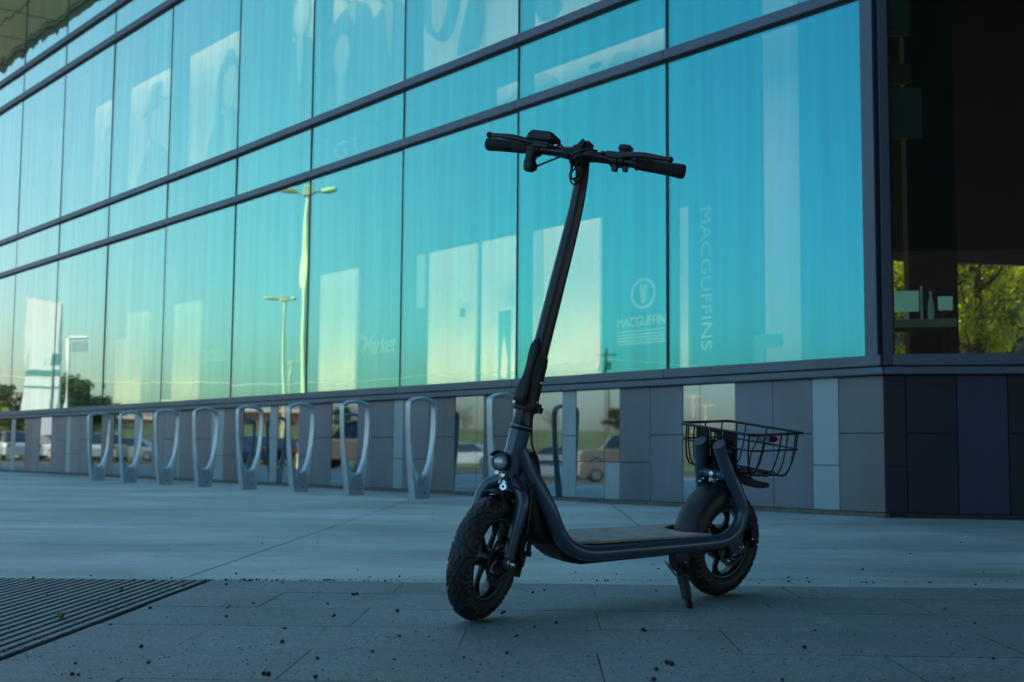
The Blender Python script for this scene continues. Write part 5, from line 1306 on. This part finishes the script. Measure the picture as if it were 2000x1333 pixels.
M['tyre2'] = mat('car_tyre', (.015, .015, .015), .8); M['carglass'] = mat('car_glass', (.015, .02, .025), .08, coat=1)
def make_car(kind):
    L_, H_, W_ = (4.6, 1.72, 1.85) if kind == 'suv' else (4.5, 1.42, 1.8)
    r = empty('parked_car'); body = [(-.5, .18), (-.5, .50), (-.46, .58), (-.24, .62), (.30, .62), (.47, .60), (.5, .48), (.5, .18)]
    cab = [(-.26, .60), (-.15, .97), (-.05, 1.), (.28, 1.), (.38, .92), (.46, .62)] if kind == 'suv' else [(-.24, .60), (-.10, .95), (.0, 1.), (.14, .98), (.30, .70), (.34, .60)]
    rings = []
    for y, s_, t_ in ((-W_ / 2, .97, .96), (-W_ / 2 + .08, 1, 1), (W_ / 2 - .08, 1, 1), (W_ / 2, .97, .96)):
        rings.append([Vector((x * L_ * s_, y, (.18 + (z - .18) * t_) * H_)) for x, z in body])
    MB().loft(rings).build('body', mat('car_paint', (.3, .3, .3), .3, .5, coat=.8), r, bevel=.04)
    rings = []
    for y, s_ in ((-W_ / 2 + .20, .94), (-W_ / 2 + .10, 1), (W_ / 2 - .10, 1), (W_ / 2 - .20, .94)):
        ins = .0
        rings.append([Vector((x * L_ * (s_ if z > .7 else 1), y * (.86 if z > .8 else 1.), z * H_)) for x, z in cab])
    MB().loft(rings).build('cabin_glass', M['carglass'], r, bevel=.03)
    MB().prism([Vector((x * L_ * .96, -W_ / 2 + .24, z * H_ + .012)) for x, z in cab if z > .9] + [Vector((x * L_ * .96, -W_ / 2 + .24, z * H_ - .03)) for x, z in cab[::-1] if z > .9], (0, W_ - .48, 0)).build('roof', r.children[0].data.materials[0], r)
    for x in (-.31, .31):
        for s in (-1, 1):
            wv = MB().lathe([(0, -.1), (.24, -.1), (.32, -.08), (.34, -.04), (.34, .06), (.31, .1), (0, .1)], (x * L_, s * (W_ / 2 - .09), .34), (0, s, 0), 24).build('wheel', M['tyre2'], r, smooth=40)
            rm = MB().lathe([(0, .1), (.05, .12), (.21, .105), (.22, .09), (0, .09)], (x * L_, s * (W_ / 2 - .085), .34), (0, s, 0), 20).build('rim', M['steel'], wv, smooth=40)
    for s in (-1, 1):
        MB().box((-.492 * L_, s * .65, .50 * H_), (.08, .35, .12)).build('headlight', M['lens'], r, bevel=.02)
        MB().box((.492 * L_, s * .7, .52 * H_), (.08, .25, .16)).build('taillight', M['red'], r, bevel=.02)
    return r
paints = {'silver': (.42, .42, .42), 'red': (.45, .03, .04), 'brown': (.26, .21, .18), 'blue': (.03, .05, .12), 'white': (.75, .74, .7), 'black': (.02, .02, .02)}
pm = {k: mat('car_paint_' + k, v, .28, .3, coat=.9) for k, v in paints.items()}
protos = {'suv': make_car('suv'), 'saloon': make_car('saloon')}; used = set()
CARS = [(1222, 59, 'suv', 'brown', 0, 1, 'grey brown car reflected in the mirror panels between stem and basket'), (716, 45, 'suv', 'brown', 5, 1, 'tan car reflected large behind the seventh hoop'),
        (500, 62, 'saloon', 'blue', 90, 1, 'dark blue car reflected behind the fifth hoop'), (560, 66, 'saloon', 'black', 90, 1, 'black car reflected behind the sixth hoop'),
        (905, 70, 'saloon', 'white', 10, 1, 'white car reflected in the panel left of the head tube'), (8, 80, 'suv', 'red', 0, 2, 'red car reflected at the far left edge'), (40, 84, 'suv', 'red', 90, 2, 'second red car reflected right of the leftmost one'),
        (92, 70, 'saloon', 'silver', 30, 2, 'silver car reflected left of the first hoop'), (120, 88, 'suv', 'red', 90, 2, 'red car reflected behind the silver one'), (250, 74, 'saloon', 'silver', 0, 2, 'silver car reflected behind the second hoop'),
        (205, 64, 'saloon', 'white', 80, 2, 'white car reflected behind the first hoop'), (32, 62, 'saloon', 'white', 60, 2, 'white car reflected in front of the red cars at the left edge'), (1075, 78, 'saloon', 'silver', 0, 1, 'far silver car reflected right of the stem')]
for i, (x, D, kd_, pc, rot_, f, lab) in enumerate(CARS):
    c = protos[kd_] if kd_ not in used else copy_tree(protos[kd_]); used.add(kd_)
    c.location = mirpx(x, D, .01, f); base = mir(1, 0, 0, f) - mir(0, 0, 0, f); c.rotation_euler.z = math.atan2(base.y, base.x) + R(rot_)
    for ch in c.children:
        if ch.name.startswith(('body', 'roof')):
            ch.data = ch.data.copy(); ch.data.materials.clear(); ch.data.materials.append(pm[pc])
    tag(c, lab, 'car', 'cars parked in the car park')

# trees in the garden behind the building, seen through the dark side window, and an added dark wall behind the camera
def leafm(name, c, k):
    m = mat(name, c, .5); t = m.node_tree; b = t.nodes['Principled BSDF']; tr = t.nodes.new('ShaderNodeBsdfTranslucent'); tr.inputs[0].default_value = (min(1, c[0] * 5), min(1, c[1] * 4.2), c[2] * 1.0, 1)
    mx = t.nodes.new('ShaderNodeMixShader'); mx.inputs[0].default_value = k; t.links.new(b.outputs[0], mx.inputs[1]); t.links.new(tr.outputs[0], mx.inputs[2]); t.links.new(mx.outputs[0], t.nodes['Material Output'].inputs[0]); return m
LEAF = (M['leaf1'], M['leaf2'], M['leaf3'])
M['leaf1'], M['leaf2'], M['leaf3'] = leafm('garden_leaf', (.16, .20, .014), .5), leafm('garden_leaf_dark', (.05, .085, .012), .35), leafm('garden_leaf_pale', (.30, .34, .05), .55)
gl = ['garden tree left of the inner column', 'garden tree behind the pale teal screen', 'garden tree behind the inner dark column', 'garden tree just right of the inner column', 'yellowish garden tree in the middle of the dark window', 'garden tree near the right edge of the picture', 'garden tree beyond the right edge']
for i, (x, D) in enumerate(((1735, 27), (1778, 30), (1822, 28), (1870, 31), (1920, 27.5), (1968, 30), (2020, 28))):
    r_ = ray(x, 880); tree('garden_tree', (r_.x * D, D, 0), 6.0 + (i % 3) * .35, 1.35, 100 + i, 6500, .075, m=((0, 0, 1, 2), (0, 1, 1, 2), (0, 2, 2, 0))[i % 3], low=.02, lab=gl[i] + ', sunlit leaves', grp='garden trees seen through the dark window')
bh = MB(); bh.box((11.5, 36, 4), (18, .4, 8)); tag(bh.build('garden_wall', mat('garden_wall_grey', (.16, .15, .13), .85, var=(.4, .2))), 'grey brown wall standing behind the garden trees', 'wall')
gb = MB(); gb.prism([mir(2, 38, 0, 3), mir(26, 38, 0, 3), mir(26, 39, 0, 3), mir(2, 39, 0, 3)], (0, 0, 7)); tag(gb.build('added_dark_wall', mat('added_wall_black', (.012, .011, .010), .9, var=(.6, .2))), 'unseen dark wall added behind the camera to darken window reflections', 'wall')  # unseen wall added to keep the side window's reflection dark
fr = pmap
oc = onpane(1818, 600, 1.9, 'R')
bpart(MB().box(Vector((oc.x, oc.y, 5.3)), (.36, .36, 8.6), (V3(d3), V3(n3), Z)), 'interior_column', M['dark_in'])
